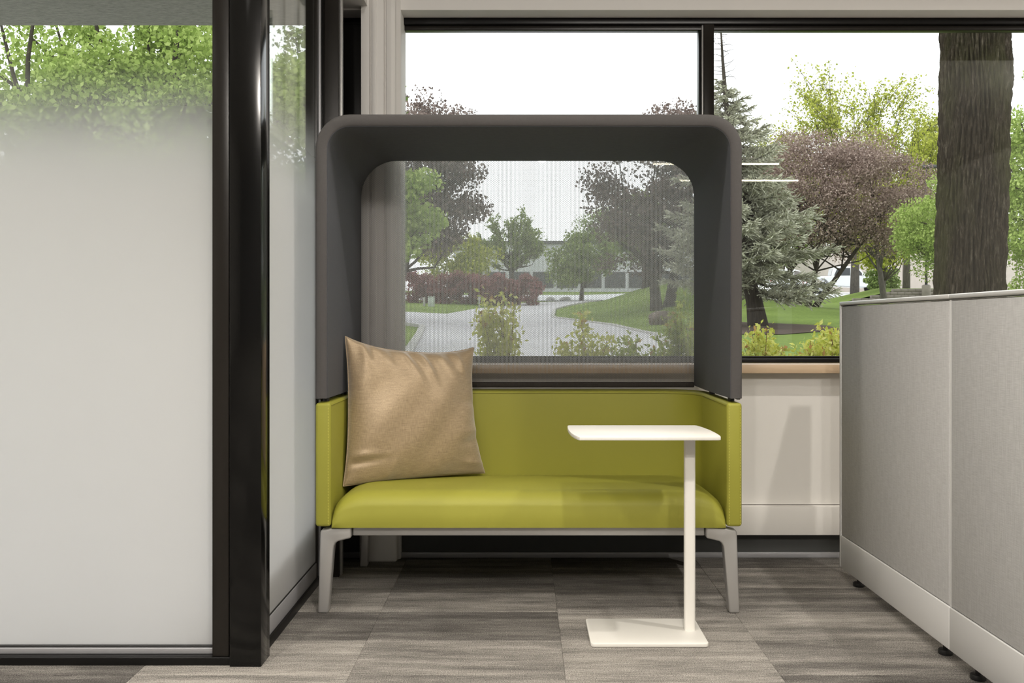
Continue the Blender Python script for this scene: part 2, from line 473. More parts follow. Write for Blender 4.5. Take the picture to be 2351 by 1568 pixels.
# ---------------------------------------------------------------- lamps of the room plus added fill lights
def pendant(x0, x1, y, label):
    z = 2.798
    r = empty('linear_pendant_light', ((x0+x1)/2, y, z), label=label, cat='ceiling light', group='linear pendant lights')
    h = (x1-x0)/2
    box('housing', -h, h, -0.03, 0.03, 0.012, 0.075, m_fixture, r, 0.003)
    box('diffuser', -h+0.01, h-0.01, -0.011, 0.011, -0.004, 0.013, m_lamp, r)
    for s in (-1, 1):
        MB().tube([(s*h*0.8, 0, 0.075), (s*h*0.8, 0, CEIL_Z - z)], 0.0015, 6).build('cable', m_fixture, r)
for x0, x1, y, e in PENDANTS:
    pendant(x0, x1, y, 'slim linear pendant lamp hung from the ceiling across the room from the sofa')
for i, (x, y, wts, cone) in enumerate(DOWNLIGHTS_AND_FILL):
    r = empty('downlight_or_fill', (x, y, CEIL_Z), label='round warm ceiling downlight, the wide ones added as ambient fill', cat='ceiling light', group='recessed downlights')
    ring = [(math.cos(a)*0.075, math.sin(a)*0.075, -0.004) for a in np.linspace(0, 2*math.pi, 25)]
    MB().tube(ring, 0.008, 8, cap=False).build('trim_ring', m_fixture, r)
    cyl('lens', (0, 0, -0.004), 0.05, 0.004, m_lens, r)
    wide = cone > 165  # wide lamps are ambient fill, added with no known fitting
    ld = bpy.data.lights.new('beam_or_fill', 'POINT' if wide else 'SPOT')
    ld.energy = wts; ld.color = WARM; ld.shadow_soft_size = 0.06 if wide else 0.035
    if not wide: ld.spot_size = math.radians(cone); ld.spot_blend = 0.45
    lo = bpy.data.objects.new('beam_or_fill', ld); link(lo, r); lo.location = (0, 0, -0.16 if wide else -0.02)

# ---------------------------------------------------------------- sofa with privacy hood
SX, SY = 0.021, 3.33                       # centre and front of the sofa
sofa = empty('lounge_sofa', (SX, SY, 0), label='lime green two-seat lounge sofa with tall charcoal privacy hood and silver legs', cat='sofa')

HW = 0.7425; BACK = 0.74                    # half width, depth
def u_plan(hw, r_o, r_i, t_arm, t_back, depth):
    n = 14
    o = [(-hw, 0)] + [(-hw, depth - r_o)] + arc(-hw + r_o, depth - r_o, r_o, 180, 90, n)[1:] + arc(hw - r_o, depth - r_o, r_o, 90, 0, n) + [(hw, 0)]
    hi, di = hw - t_arm, depth - t_back
    i_ = [(hi, 0)] + [(hi, di - r_i)] + arc(hi - r_i, di - r_i, r_i, 0, 90, n)[1:] + arc(-hi + r_i, di - r_i, r_i, 90, 180, n) + [(-hi, 0)]
    return o + i_
pts = u_plan(HW, 0.20, 0.15, 0.054, 0.145, BACK)
shell = prism('arms_and_back', pts, 'z', 0.306, 0.7375, m_vinyl, sofa, bevel=0.012, seg=4, ang=0.5, smooth=0.8)

# seat cushion: crowned slab with full rounded front edge and ends
def seat_mesh():
    NU, NV = 72, 48
    hw = HW - 0.056; y0, y1 = 0.004, 0.60
    V = []; F = []
    prof = []                                            # cross-section from front bottom over the top to the back
    for i in range(NV + 1):
        t = i / NV
        prof.append(t)
    def section(u):
        a = abs(u)
        e = max(0.0, (a - 0.80) / 0.20)
        drop = 0.075 * (1 - math.sqrt(max(0.0, 1 - e**2.4)))          # ends roll down
        out = []
        zf, zb, zt = 0.302, 0.392 - drop, 0.424 - drop
        rr = 0.052
        # front face up, rounded, then top sloping back
        for k in range(10): out.append((y0 + 0.003*math.sin(k/9*math.pi)*-1 + 0.002, zf + (zt - rr - zf) * k/9))
        for k in range(1, 15):
            a_ = math.pi/2 * k/14
            out.append((y0 + rr*1.5*(1 - math.cos(a_)) + 0.002, zt - rr + rr*math.sin(a_)))
        ys = out[-1][0]
        for k in range(1, 25):
            s = k/24
            out.append((ys + (y1 - ys)*s, zt + (zb - zt)*s + 0.010*math.sin(math.pi*s)))
        return out
    us = np.sin(np.linspace(-math.pi/2, math.pi/2, NU + 1))
    for u in us:
        for (y, z) in section(float(u)): V.append((u*hw, y, z))
    m = len(section(0.0))
    for i in range(NU):
        for k in range(m - 1):
            F.append((i*m+k, (i+1)*m+k, (i+1)*m+k+1, i*m+k+1))
    # ends and underside
    F.append(tuple(range(m)))
    F.append(tuple(reversed(range(NU*m, NU*m + m))))
    F.append(tuple([i*m for i in range(NU+1)] + [i*m + m - 1 for i in reversed(range(NU+1))]))
    return mesh_from('seat', V, F, m_vinyl, True)
seat = add('seat', seat_mesh(), sofa)
bm = bmesh.new(); bm.from_mesh(seat.data)
bmesh.ops.recalc_face_normals(bm, faces=bm.faces)
for e in bm.edges:
    if len(e.link_faces) == 2 and e.calc_face_angle(0) > 0.8: e.smooth = False
bm.to_mesh(seat.data); bm.free()

# stitching down the arm fronts, piping seam along the inner top edge
def dashes(path, r=0.0011, L=0.006, gap=0.004):
    mb = MB()
    P = [Vector(p) for p in path]
    for a, b in zip(P[:-1], P[1:]):
        d = (b - a); n = int(d.length / (L + gap)); d.normalize()
        for k in range(n):
            s = a + d * (k * (L + gap)); mb.tube([s, s + d * L], r, 4)
    return mb
for x in (-HW + 0.0455, HW - 0.0455, HW - 0.007):
    dashes([(x, 0.0003, 0.315), (x, 0.0003, 0.727)]).build('stitching', m_vinyl_thread, shell, False)['kind'] = 'stuff'
hi, di = HW - 0.054, BACK - 0.145
seam = [(hi - 0.0005, 0.012, 0.7275)] + [(x, y, 0.7275) for x, y in [(hi, di - 0.15)] + arc(hi - 0.15, di - 0.15, 0.1503, 0, 90, 12)] + \
       [(x, y, 0.7275) for x, y in arc(-hi + 0.15, di - 0.15, 0.1503, 90, 180, 12)] + [(-hi + 0.0005, 0.012, 0.7275)]
MB().tube(seam, 0.0012, 5).build('top_seam', m_vinyl_seam, shell)

# base: front and back rail, four cast legs
box('front_rail', -0.617, 0.617, 0.035, 0.075, 0.2685, 0.303, m_leg, sofa, 0.003)
box('back_rail', -0.60, 0.60, 0.60, 0.64, 0.2685, 0.303, m_leg, sofa, 0.003)
for s in (-1, 1):
    box('side_rail', min(s*0.60, s*0.64), max(s*0.60, s*0.64), 0.06, 0.62, 0.27, 0.303, m_leg, sofa, 0.003)
def leg_front(s):
    # corner casting seen from the front: short arm from the rail turning into a splayed leg
    p = [(0.621, 0.303), (0.690, 0.298), (0.7235, 0.291), (0.729, 0.287), (0.738, 0.0), (0.702, 0.0), (0.6835, 0.218)] + \
        [(0.6815, 0.234), (0.676, 0.245), (0.667, 0.2515)] + [(0.621, 0.2625)]
    p = [(s*x, z) for x, z in p]
    return prism('leg', p, 'y', 0.02, 0.066, m_leg, sofa, bevel=0.007, seg=3, ang=0.5, smooth=0.9)
def leg_back(s):
    p = [(s*0.655, 0.30), (s*0.69, 0.30), (s*0.70, 0.0), (s*0.668, 0.0)]
    return prism('leg', p, 'y', 0.66, 0.70, m_leg, sofa, bevel=0.006, seg=3, ang=0.5, smooth=0.9)
for s in (-1, 1):
    l = leg_front(s)
    box('glide', s*0.720 - 0.014, s*0.720 + 0.014, 0.028, 0.058, -0.001, 0.004, m_plastic, l)
    l = leg_back(s)
    box('glide', s*0.684 - 0.012, s*0.684 + 0.012, 0.668, 0.692, -0.001, 0.004, m_plastic, l)
    box('side_rail_spacer', min(s*0.62, s*0.70), max(s*0.62, s*0.70), 0.64, 0.69, 0.27, 0.306, m_leg, sofa, 0.004)

# privacy hood: rim + outer skin, lining that opens to a rounder rear opening, mesh back
Z0, ZT = 0.7525, 1.7415
def hood_ring(hw, zt, r, y, n=12, m=14, z0=Z0):
    p = [(-hw, y, z0 + (zt - r - z0)*i/m) for i in range(m)]
    p += [(-hw + r - r*math.cos(a), y, zt - r + r*math.sin(a)) for a in np.linspace(0, math.pi/2, n)]
    k = 16
    p += [(-hw + r + (2*hw - 2*r)*i/k, y, zt) for i in range(1, k)]
    p += [(hw - r + r*math.sin(a), y, zt - r + r*math.cos(a)) for a in np.linspace(0, math.pi/2, n)]
    p += [(hw, y, zt - r - (zt - r - z0)*i/m) for i in range(1, m + 1)]
    return p
def loft(name, rings, mat, parent, closed=False, caps=True):
    m = len(rings[0]); V = [v for r in rings for v in r]; F = []
    nr = len(rings)
    for i in range(nr if closed else nr - 1):
        j = (i + 1) % nr
        for k in range(m - 1):
            F.append((i*m+k, i*m+k+1, j*m+k+1, j*m+k))
    if caps:
        F.append(tuple(i*m for i in range(nr))); F.append(tuple(i*m + m - 1 for i in reversed(range(nr))))
    bm = bmesh.new(); vs = [bm.verts.new(v) for v in V]
    for f in F: bm.faces.new([vs[i] for i in f])
    return bm_done(bm, name, mat, parent, 0.9)
HO, HI, RO, RI = HW, HW - 0.0415, 0.118, 0.080
TI = ZT - 0.0425
hd = 0.71
hood = loft('privacy_hood', [hood_ring(HO, ZT, RO, hd - 0.005), hood_ring(HO, ZT, RO, 0.008), hood_ring(HO - 0.003, ZT - 0.003, RO - 0.003, 0.002),
             hood_ring(HO - 0.009, ZT - 0.009, RO - 0.009, 0.0), hood_ring(HI + 0.006, TI + 0.006, RI + 0.006, 0.0), hood_ring(HI + 0.002, TI + 0.002, RI + 0.002, 0.003),
             hood_ring(HI + 0.004, TI + 0.004, RI + 0.004, 0.009), hood_ring(HI + 0.010, TI + 0.010, 0.14, hd - 0.005)], m_rim, sofa, closed=True)
lin = []
for t in np.linspace(0, 1, 22):
    pad = 0.006*math.sin(math.pi*t)
    r_ = RI + (0.150 - RI) * (t**1.3)
    lin.append(hood_ring(HI - pad, TI - pad*0.6, r_, 0.005 + (hd - 0.007)*t, z0=Z0 + 0.001))
lin = [hood_ring(HI + 0.006, TI + 0.006, RI + 0.006, 0.006, z0=Z0 + 0.001)] + lin + [hood_ring(HI + 0.007, TI + 0.007, 0.155, hd - 0.002, z0=Z0 + 0.001)]
lining = loft('hood_lining', lin, m_hood, hood, closed=True)
# mesh back panel
br = hood_ring(HI, TI, 0.150, hd - 0.006, z0=0.752)
def sheet(name, ring, mat, parent):
    c = (0, ring[0][1], (Z0 + TI)/2)
    V = list(ring); n = len(V)
    return add(name, mesh_from(name, V, [tuple(range(n))], mat), parent)
mp = sheet('mesh_back', br, m_mesh, hood)
box('mesh_binding', -HI, HI, hd - 0.012, hd, 0.745, 0.768, m_mesh_rail, mp, 0.004)
for s in (-1, 1):                                          # mounts between hood and arms
    for y in (0.08, 0.42):
        cyl('mount', (s*(HW - 0.022), y, 0.735), 0.012, 0.02, m_plastic, hood, 12)
    box('end_plug', s*(HW - 0.012) - 0.007, s*(HW - 0.012) + 0.007, 0.006, 0.03, 0.7485, 0.754, m_plastic, hood, 0.002)

# ---------------------------------------------------------------- pillow
def pillow():
    bl, brr, tl, trr = (np.array(p) for p in ((-0.664, 3.545, 0.412), (-0.152, 3.862, 0.412), (-0.668, 3.60, 0.966), (-0.197, 3.875, 0.918)))
    N = 84
    us = np.sin(np.linspace(-1, 1, N+1)*math.pi/2)*0.5 + np.linspace(-1, 1, N+1)*0.5
    U, Vv = np.meshgrid(us, us, indexing='ij')
    # concave edges
    ku = np.where(U < 0, 0.065, 0.125); kv = np.where(Vv > 0, 0.150, 0.02)
    u2 = U * (1 - ku*(1 - np.abs(Vv)**2.2)); v2 = Vv * (1 - kv*(1 - np.abs(U)**2.6))
    A, B = (u2 + 1)/2, (v2 + 1)/2
    P = (bl[None, None]*((1-A)*(1-B))[..., None] + brr*(A*(1-B))[..., None] + tl*((1-A)*B)[..., None] + trr*(A*B)[..., None])
    e1 = (brr - bl); e1 /= np.linalg.norm(e1); e2 = np.array([0, 0.12, 1.0]); e2 /= np.linalg.norm(e2)
    n = np.cross(e1, e2); n /= np.linalg.norm(n)
    prof = np.clip((1 - U**2)*(1 - Vv**2), 0, 1)**0.46
    T = 0.112*prof
    def ridge(u0, sl, w, v0, L, amp):       # fold running in from an edge
        dist = (U - u0 - sl*(1 - Vv))
        return amp*np.exp(-(dist/w)**2)*np.exp(-((1 - Vv)/L)**2)
    wr = ridge(-0.22, 0.30, 0.05, 1, 0.42, 0.016) - ridge(-0.10, 0.34, 0.05, 1, 0.38, 0.014) + ridge(0.02, 0.36, 0.045, 1, 0.40, 0.015) \
       - ridge(0.14, 0.3, 0.06, 1, 0.3, 0.010) + ridge(0.32, 0.5, 0.06, 1, 0.3, 0.010) - ridge(-0.40, 0.2, 0.06, 1, 0.25, 0.010) \
       + ridge(0.60, 0.4, 0.05, 1, 0.28, 0.010) - ridge(0.48, 0.45, 0.05, 1, 0.3, 0.008) + ridge(-0.78, -0.1, 0.06, 1, 0.3, 0.016) - ridge(-0.66, 0.05, 0.06, 1, 0.28, 0.014)
    def corner(cu, cv, ang, w, amp, L):
        du, dv = U - cu, Vv - cv
        along = du*math.cos(ang) + dv*math.sin(ang); across = -du*math.sin(ang) + dv*math.cos(ang)
        return amp*np.exp(-(across/w)**2)*np.exp(-(along/L)**2)
    wr += corner(-1, -0.72, 0.12, 0.05, -0.013, 0.35) + corner(-1, -0.60, 0.0, 0.05, 0.010, 0.32) + corner(1, -0.45, 3.3, 0.05, -0.012, 0.35) \
        + corner(1, -0.30, 3.25, 0.06, 0.010, 0.3) + corner(-0.5, -1, 1.3, 0.06, 0.008, 0.3) + corner(1, 0.1, 3.0, 0.06, -0.008, 0.3) + corner(1, -0.85, 3.0, 0.05, 0.010, 0.4)
    low = 0.004*np.sin(5*U + 1.3)*np.sin(4*Vv) + 0.003*np.sin(9*U - 7*Vv)
    soft = np.clip(prof*2.2, 0, 1)
    fr = P + n*((T + (wr + low)*soft)[..., None])
    bk = P - n*((T*0.85)[..., None])
    bk[..., 1] = np.minimum(bk[..., 1], 3.906); 
    for q in (fr, bk): q[..., 0] = np.maximum(q[..., 0], -0.664)
    M_ = N + 1
    V = np.concatenate([fr.reshape(-1, 3), bk.reshape(-1, 3)])
    idx = np.arange(M_*M_).reshape(M_, M_)
    q1 = np.stack([idx[:-1, :-1], idx[1:, :-1], idx[1:, 1:], idx[:-1, 1:]], -1).reshape(-1, 4)
    q2 = np.stack([idx[:-1, :-1], idx[:-1, 1:], idx[1:, 1:], idx[1:, :-1]], -1).reshape(-1, 4) + M_*M_
    me = mesh_np('throw_pillow', V, np.concatenate([q1, q2]), m_pillow, True)
    bm = bmesh.new(); bm.from_mesh(me); bmesh.ops.remove_doubles(bm, verts=bm.verts, dist=0.0004)
    bmesh.ops.recalc_face_normals(bm, faces=bm.faces); bm.to_mesh(me); bm.free()
    root = empty('throw_pillow', (float(bl[0]), float(bl[1]), 0.412), label='gold satin square throw pillow leaning in the left corner of the lime sofa', cat='pillow')
    o = add('cover', me, root); o.location = tuple(-Vector(root.location))
    edge = [tuple(P[i, 0]) for i in range(N+1)] + [tuple(P[N, j]) for j in range(N+1)] + [tuple(P[i, N]) for i in reversed(range(N+1))] + [tuple(P[0, j]) for j in reversed(range(N+1))]
    edge = [(max(x, -0.666), min(y, 3.905), z) for x, y, z in edge[::3]]
    e = MB().tube(edge, 0.0022, 5, cap=False).build('edge_seam', m_pillow, root); e.location = tuple(-Vector(root.location))
pillow()

# ---------------------------------------------------------------- laptop table
tab = empty('laptop_table', (0.398, 3.12, 0), label='white cantilever side table with thin top and flat base plate', cat='table')
def tpts(pts): return [(x - 0.398, y - 3.12) for x, y in pts]
rc = 0.012
base = arc(0.583 - rc, 2.995 + rc, rc, -90, 0, 6) + arc(0.583 - rc, 3.25 - rc, rc, 0, 90, 6) + arc(0.213 + rc, 3.25 - rc, rc, 90, 180, 6) + arc(0.213 + rc, 2.995 + rc, rc, 180, 270, 6)
prism('base_plate', tpts(base), 'z', 0.001, 0.013, m_table, tab, bevel=0.0018, seg=2, ang=1.2, smooth=0.6)
top = [(0.178, 2.987), (0.40, 2.985), (0.612, 2.987), (0.6185, 2.992), (0.6225, 3.02), (0.624, 3.10), (0.6215, 3.18), (0.614, 3.26), (0.604, 3.318), (0.596, 3.324),
       (0.38, 3.326), (0.162, 3.324), (0.1555, 3.318), (0.1525, 3.26), (0.1522, 3.18), (0.156, 3.10), (0.163, 3.04), (0.172, 2.994)]
prism('table_top', tpts(top), 'z', 0.6485, 0.6605, m_table, tab, bevel=0.002, seg=2, ang=1.2, smooth=0.6)
pole = []
for i in range(28):
    a = 2*math.pi*i/28
    pole.append((0.545 + 0.0182*abs(math.cos(a))**0.6*math.copysign(1, math.cos(a)), 3.13 + 0.014*abs(math.sin(a))**0.6*math.copysign(1, math.sin(a))))
prism('pole', tpts(pole), 'z', 0.012, 0.649, m_table, tab, smooth=0.7)
box('support_plate', 0.30 - 0.398, 0.565 - 0.398, 3.10 - 3.12, 3.16 - 3.12, 0.641, 0.649, m_table, tab, 0.002)

# ---------------------------------------------------------------- cubicle partition
PXN = 1.263                                 # near face
part = empty('cubicle_partition', (PXN, 3.818, 0), label='low grey fabric cubicle partition with pale metal trim', cat='partition')
def pbox(name, x0, x1, y0, y1, z0, z1, mat, par=None, bevel=0.002):
    return box(name, x0 - PXN, x1 - PXN, y0 - 3.818, y1 - 3.818, z0, z1, mat, par or part, bevel)
seams = [3.806, 2.838, 1.87, 0.90]
pbox('core', PXN + 0.012, PXN + 0.055, 0.90, 3.806, 0.05, 1.082, m_part_trim)
pbox('end_post', PXN - 0.001, PXN + 0.070, 3.806, 3.818, 0.048, 1.0865, m_part_trim, None, 0.0015)
for k in range(3):
    y1, y0 = seams[k], seams[k+1]
    g = 0.0075
    pan = pbox('fabric_panel', PXN + 0.003, PXN + 0.014, y0 + g, y1 - (0.002 if k == 0 else g), 0.1755, 1.0805, m_part_fabric, None, 0.003)
    pbox('fabric_panel', PXN + 0.053, PXN + 0.066, y0 + g, y1 - g, 0.1755, 1.0805, m_part_fabric, None, 0.003)
    rw = pbox('raceway_cover', PXN, PXN + 0.014, y0 + 0.0012, y1 + (0.012 if k == 0 else -0.0008), 0.046, 0.1735, m_part_trim, None, 0.0025)
    pbox('raceway_cover', PXN + 0.055, PXN + 0.069, y0 + 0.0012, y1 - 0.0008, 0.046, 0.1735, m_part_trim, None, 0.0025)
    if k < 3:
        for dx in (-0.0048, 0.0, 0.0048):
            pbox('seam_strip', PXN + 0.004, PXN + 0.012, y0 + dx - 0.0018, y0 + dx + 0.0018, 0.1745, 1.083, m_part_trim, None, 0.0008)
    pbox('top_cap', PXN - 0.002, PXN + 0.071, y0 + 0.0008, y1 - 0.0008 + (0.0128 if k == 0 else 0), 1.0865, 1.1, m_part_trim, None, 0.0035)
    for yy in (y1 - 0.11, y0 + 0.10):
        cyl('glide', (0.034, yy - 3.818, 0.0), 0.022, 0.016, m_plastic, part, 16, bevel=0.003)
        cyl('glide_stem', (0.034, yy - 3.818, 0.016), 0.008, 0.04, m_plastic, part, 10)

#OUTDOORS
# ---------------------------------------------------------------- outdoors: ground, roads
def tz(x, y):
    x = np.asarray(x, dtype=float); y = np.asarray(y, dtype=float)
    z = 0.10 + 0.045*np.minimum(y, 95)
    z = z + 0.95*np.exp(-((x - 5.6)/2.6)**2 - ((y - 33)/5.5)**2)
    z = z - 0.25*np.exp(-((x + 0.2)/3.0)**2)*np.clip((y - 9)/10, 0, 1)*np.clip((48 - y)/12, 0, 1)
    z = z - 0.27*np.clip((9 - y)/6, 0, 1)*np.clip((-0.8 - x)/0.3, 0, 1)
    return z
def tzf(x, y): return float(tz(x, y))

def ground_mat(name, a, b, c, scale=6.0):
    M = Mat(name)
    co = M.coords()
    n1 = M.n('TexNoise', {'Vector': co, 'Scale': scale, 'Detail': 8.0, 'Roughness': 0.7})
    n2 = M.n('TexNoise', {'Vector': co, 'Scale': 0.35, 'Detail': 3.0})
    f = M.math('MULTIPLY_ADD', n1, 0.6, M.math('MULTIPLY', n2, 0.4))
    return M.surf(M.n('BsdfPrincipled', {'Base Color': M.ramp(f, [(0.35, a), (0.5, b), (0.65, c)]), 'Roughness': 0.95, 'Specular IOR Level': 0.1}))
m_grass = ground_mat('lawn', (0.085, 0.125, 0.026), (0.145, 0.205, 0.042), (0.225, 0.29, 0.08), 14)
m_asphalt = ground_mat('asphalt', (0.47, 0.455, 0.475), (0.53, 0.515, 0.53), (0.59, 0.58, 0.59), 30)
m_lot = ground_mat('pale_concrete', (0.55, 0.55, 0.56), (0.62, 0.62, 0.63), (0.68, 0.68, 0.69), 20)
m_mulch = ground_mat('bark_mulch', (0.05, 0.035, 0.028), (0.10, 0.075, 0.06), (0.17, 0.13, 0.11), 40)
m_curb = plain('curb_concrete', (0.42, 0.41, 0.39), 0.9, var=0.1, vscale=8)
m_stucco = Mat('stucco_soffit')
_n = m_stucco.n('TexNoise', {'Vector': m_stucco.coords((30, 70, 30)), 'Scale': 1.0, 'Detail': 8.0, 'Roughness': 0.75})
m_stucco = m_stucco.surf(m_stucco.n('BsdfPrincipled', {'Base Color': m_stucco.ramp(_n, [(0.3, (0.26, 0.25, 0.235)), (0.7, (0.56, 0.54, 0.51))]), 'Roughness': 0.95,
        'Normal': m_stucco.n('Bump', {'Height': _n, 'Strength': 0.9, 'Distance': 0.02})}))

def patch(name, xs, ys, mat, dz, inside=None, kind='structure'):
    X, Y = np.meshgrid(xs, ys, indexing='ij')
    V = np.stack([X, Y, tz(X, Y) + dz], -1).reshape(-1, 3)
    nx, ny = len(xs), len(ys)
    idx = np.arange(nx*ny).reshape(nx, ny)
    Q = np.stack([idx[:-1, :-1], idx[1:, :-1], idx[1:, 1:], idx[:-1, 1:]], -1).reshape(-1, 4)
    return add(name, mesh_np(name, V, Q, mat, True))
lawn = patch('lawn', np.concatenate([np.linspace(-60, -12, 20), np.linspace(-11, 20, 90), np.linspace(21, 90, 30)]),
             np.concatenate([np.linspace(4.36, 50, 110), np.linspace(51, 200, 50)]), m_grass, 0.0)
lawn['kind'] = 'structure'
def ribbon(name, left, right, mat, dz, kind='structure', n=40, m=14):
    """strip of ground between two plan curves"""
    L = np.array(left, float); R = np.array(right, float)
    t = np.linspace(0, 1, n)
    def rs(P):
        s = np.linspace(0, 1, len(P)); return np.stack([np.interp(t, s, P[:, 0]), np.interp(t, s, P[:, 1])], -1)
    L, R = rs(L), rs(R)
    w = np.linspace(0, 1, m)[None, :, None]
    P = L[:, None]*(1-w) + R[:, None]*w
    V = np.concatenate([P, tz(P[..., 0], P[..., 1])[..., None] + dz], -1).reshape(-1, 3)
    idx = np.arange(n*m).reshape(n, m)
    Q = np.stack([idx[:-1, :-1], idx[:-1, 1:], idx[1:, 1:], idx[1:, :-1]], -1).reshape(-1, 4)
    o = add(name, mesh_np(name, V, Q, mat, True)); o['kind'] = kind
    return o
ribbon('road', [(-1.15, 8.0), (-1.55, 13), (-2.3, 22.0), (-2.5, 25), (-2.4, 31), (-1.9, 37), (0.2, 44)],
       [(1.9, 8.0), (2.2, 12), (2.5, 17.6), (2.1, 22.5), (0.9, 29), (1.2, 36), (3.6, 46)], m_asphalt, 0.025)
ribbon('road_branch', [(-30, 23.5), (-12, 23.3), (-6, 23.0), (-2.2, 22.4)], [(-30, 28.6), (-12, 28.6), (-6, 29.0), (-2.3, 30.5)], m_asphalt, 0.028)
ribbon('parking_road', [(-14, 46), (0, 46), (4, 45), (9, 44), (30, 50)], [(-14, 62), (0, 62), (4, 62), (12, 80), (46, 84)], m_lot, 0.03, m=20)
def curb(path, w=0.13, h=0.07):
    P = np.array(path, float); t = np.linspace(0, 1, 60); s = np.linspace(0, 1, len(P))
    x = np.interp(t, s, P[:, 0]); y = np.interp(t, s, P[:, 1])
    mb = MB()
    for i in range(59):
        a = np.array([x[i], y[i]]); b = np.array([x[i+1], y[i+1]]); d = (b - a)/max(1e-6, np.linalg.norm(b - a)); nn = np.array([-d[1], d[0]])*w/2
        q = [a + nn, b + nn, b - nn, a - nn]; o = len(mb.v)
        for p in q: mb.v.append((p[0], p[1], tzf(*p) - 0.05))
        for p in q: mb.v.append((p[0], p[1], tzf(*p) + h))
        mb.f += [tuple(o + k for k in f) for f in ((4,5,6,7),(0,1,5,4),(2,3,7,6),(1,2,6,5),(3,0,4,7))]
    o = mb.build('curb', m_curb, None, False); o['kind'] = 'structure'; return o
curb([(-1.15, 8.0), (-1.55, 13), (-2.3, 22.0), (-3.2, 23.1), (-6, 23.4), (-14, 23.6)])
curb([(1.9, 8.0), (2.2, 12), (2.5, 17.6), (2.1, 22.5), (0.9, 29), (1.2, 36), (3.6, 45)], 0.12, 0.05)
ribbon('mulch_bed', [(-0.9, 4.40), (6.5, 4.40)], [(-0.9, 6.9), (6.5, 6.9)], m_mulch, 0.02)
ribbon('mulch_ring', [(3.3, 17.2), (4.5, 16.6), (6.0, 17.8)], [(3.3, 20.5), (4.8, 21.4), (6.2, 19.6)], m_mulch, 0.012)

ribbon('bounce_patio', [(-9, 2.96), (-0.86, 2.96)], [(-9, 6.6), (-0.86, 6.6)], m_lot, 0.03)  # unseen pale ground added to bounce light onto eave and film
# eave over the glazed corner
eave = struct(box('trim_5', -7.0, X_R, 2.95, 4.95, 2.555, 2.75, m_stucco))
eave.data.materials[0] = m_stucco

# ---------------------------------------------------------------- trees
m_bark = bark_mat('bark', (0.025, 0.02, 0.016), (0.085, 0.07, 0.055))
m_bark_grey = bark_mat('grey_bark', (0.05, 0.044, 0.038), (0.14, 0.125, 0.105))
m_plum = leaf_mat('plum_leaves', (0.17, 0.12, 0.10), (0.32, 0.235, 0.20), (0.54, 0.43, 0.38), 0.3)
m_plum_d = leaf_mat('dark_plum_leaves', (0.085, 0.060, 0.056), (0.16, 0.118, 0.105), (0.28, 0.215, 0.195), 0.3)
m_maple = leaf_mat('maple_leaves', (0.20, 0.28, 0.06), (0.38, 0.50, 0.13), (0.60, 0.70, 0.26), 0.45)
m_maple_d = leaf_mat('deep_maple_leaves', (0.10, 0.15, 0.045), (0.20, 0.28, 0.08), (0.34, 0.44, 0.14), 0.4)
m_spring = leaf_mat('spring_leaves', (0.20, 0.24, 0.03), (0.38, 0.42, 0.06), (0.58, 0.60, 0.14), 0.45)
m_green = leaf_mat('green_leaves', (0.12, 0.165, 0.05), (0.23, 0.30, 0.09), (0.37, 0.45, 0.16), 0.4)
m_red = leaf_mat('barberry_leaves', (0.17, 0.065, 0.07), (0.29, 0.13, 0.13), (0.42, 0.23, 0.22), 0.35)
m_needle = leaf_mat('blue_spruce_needles', (0.27, 0.27, 0.20), (0.52, 0.52, 0.41), (0.78, 0.77, 0.64), 0.15)

def leaves(centers, size, flat=0.35, aspect=1.0, r=rng):
    """one folded diamond leaf per centre"""
    n = len(centers)
    nrm = r.normal(size=(n, 3)); nrm[:, 2] = nrm[:, 2]*(1 - flat) + flat*1.4
    nrm /= np.linalg.norm(nrm, axis=1, keepdims=True)
    a = r.normal(size=(n, 3)); u = a - nrm*np.sum(a*nrm, 1, keepdims=True); u /= np.linalg.norm(u, axis=1, keepdims=True)
    w = np.cross(nrm, u)
    s = (size*(0.6 + 0.8*r.random(n)))[:, None]
    p0 = centers - u*s*0.5*aspect; p2 = centers + u*s*0.5*aspect
    p1 = centers + w*s*0.36 + nrm*s*0.10; p3 = centers - w*s*0.36 + nrm*s*0.10
    V = np.stack([p0, p1, p2, p3], 1).reshape(-1, 3)
    i = np.arange(n)*4
    Q = np.stack([i, i+1, i+2, i+3], 1)
    return V, Q

def crown_points(c, rad, nblob, nleaf, br, r, shell=0.55, low=-1.0):
    """leaf positions: puffs spread through an ellipsoid"""
    B = []
    while len(B) < nblob:
        p = r.normal(size=3); p /= np.linalg.norm(p)
        k = shell + (1 - shell)*r.random()
        p = p*k
        if p[2] < low: continue
        B.append(p*rad)
    B = np.array(B) + c
    w = 0.5 + r.random(nblob); w /= w.sum()
    pick = r.choice(nblob, size=nleaf, p=w)
    d = r.normal(size=(nleaf, 3)); d /= np.linalg.norm(d, axis=1, keepdims=True)
    rr = (r.random(nleaf)**0.45)[:, None]
    sz = (br*(0.6 + 0.8*r.random(nblob)))[pick][:, None]
    return B[pick] + d*rr*sz*np.array([1.15, 1.15, 0.75]), B

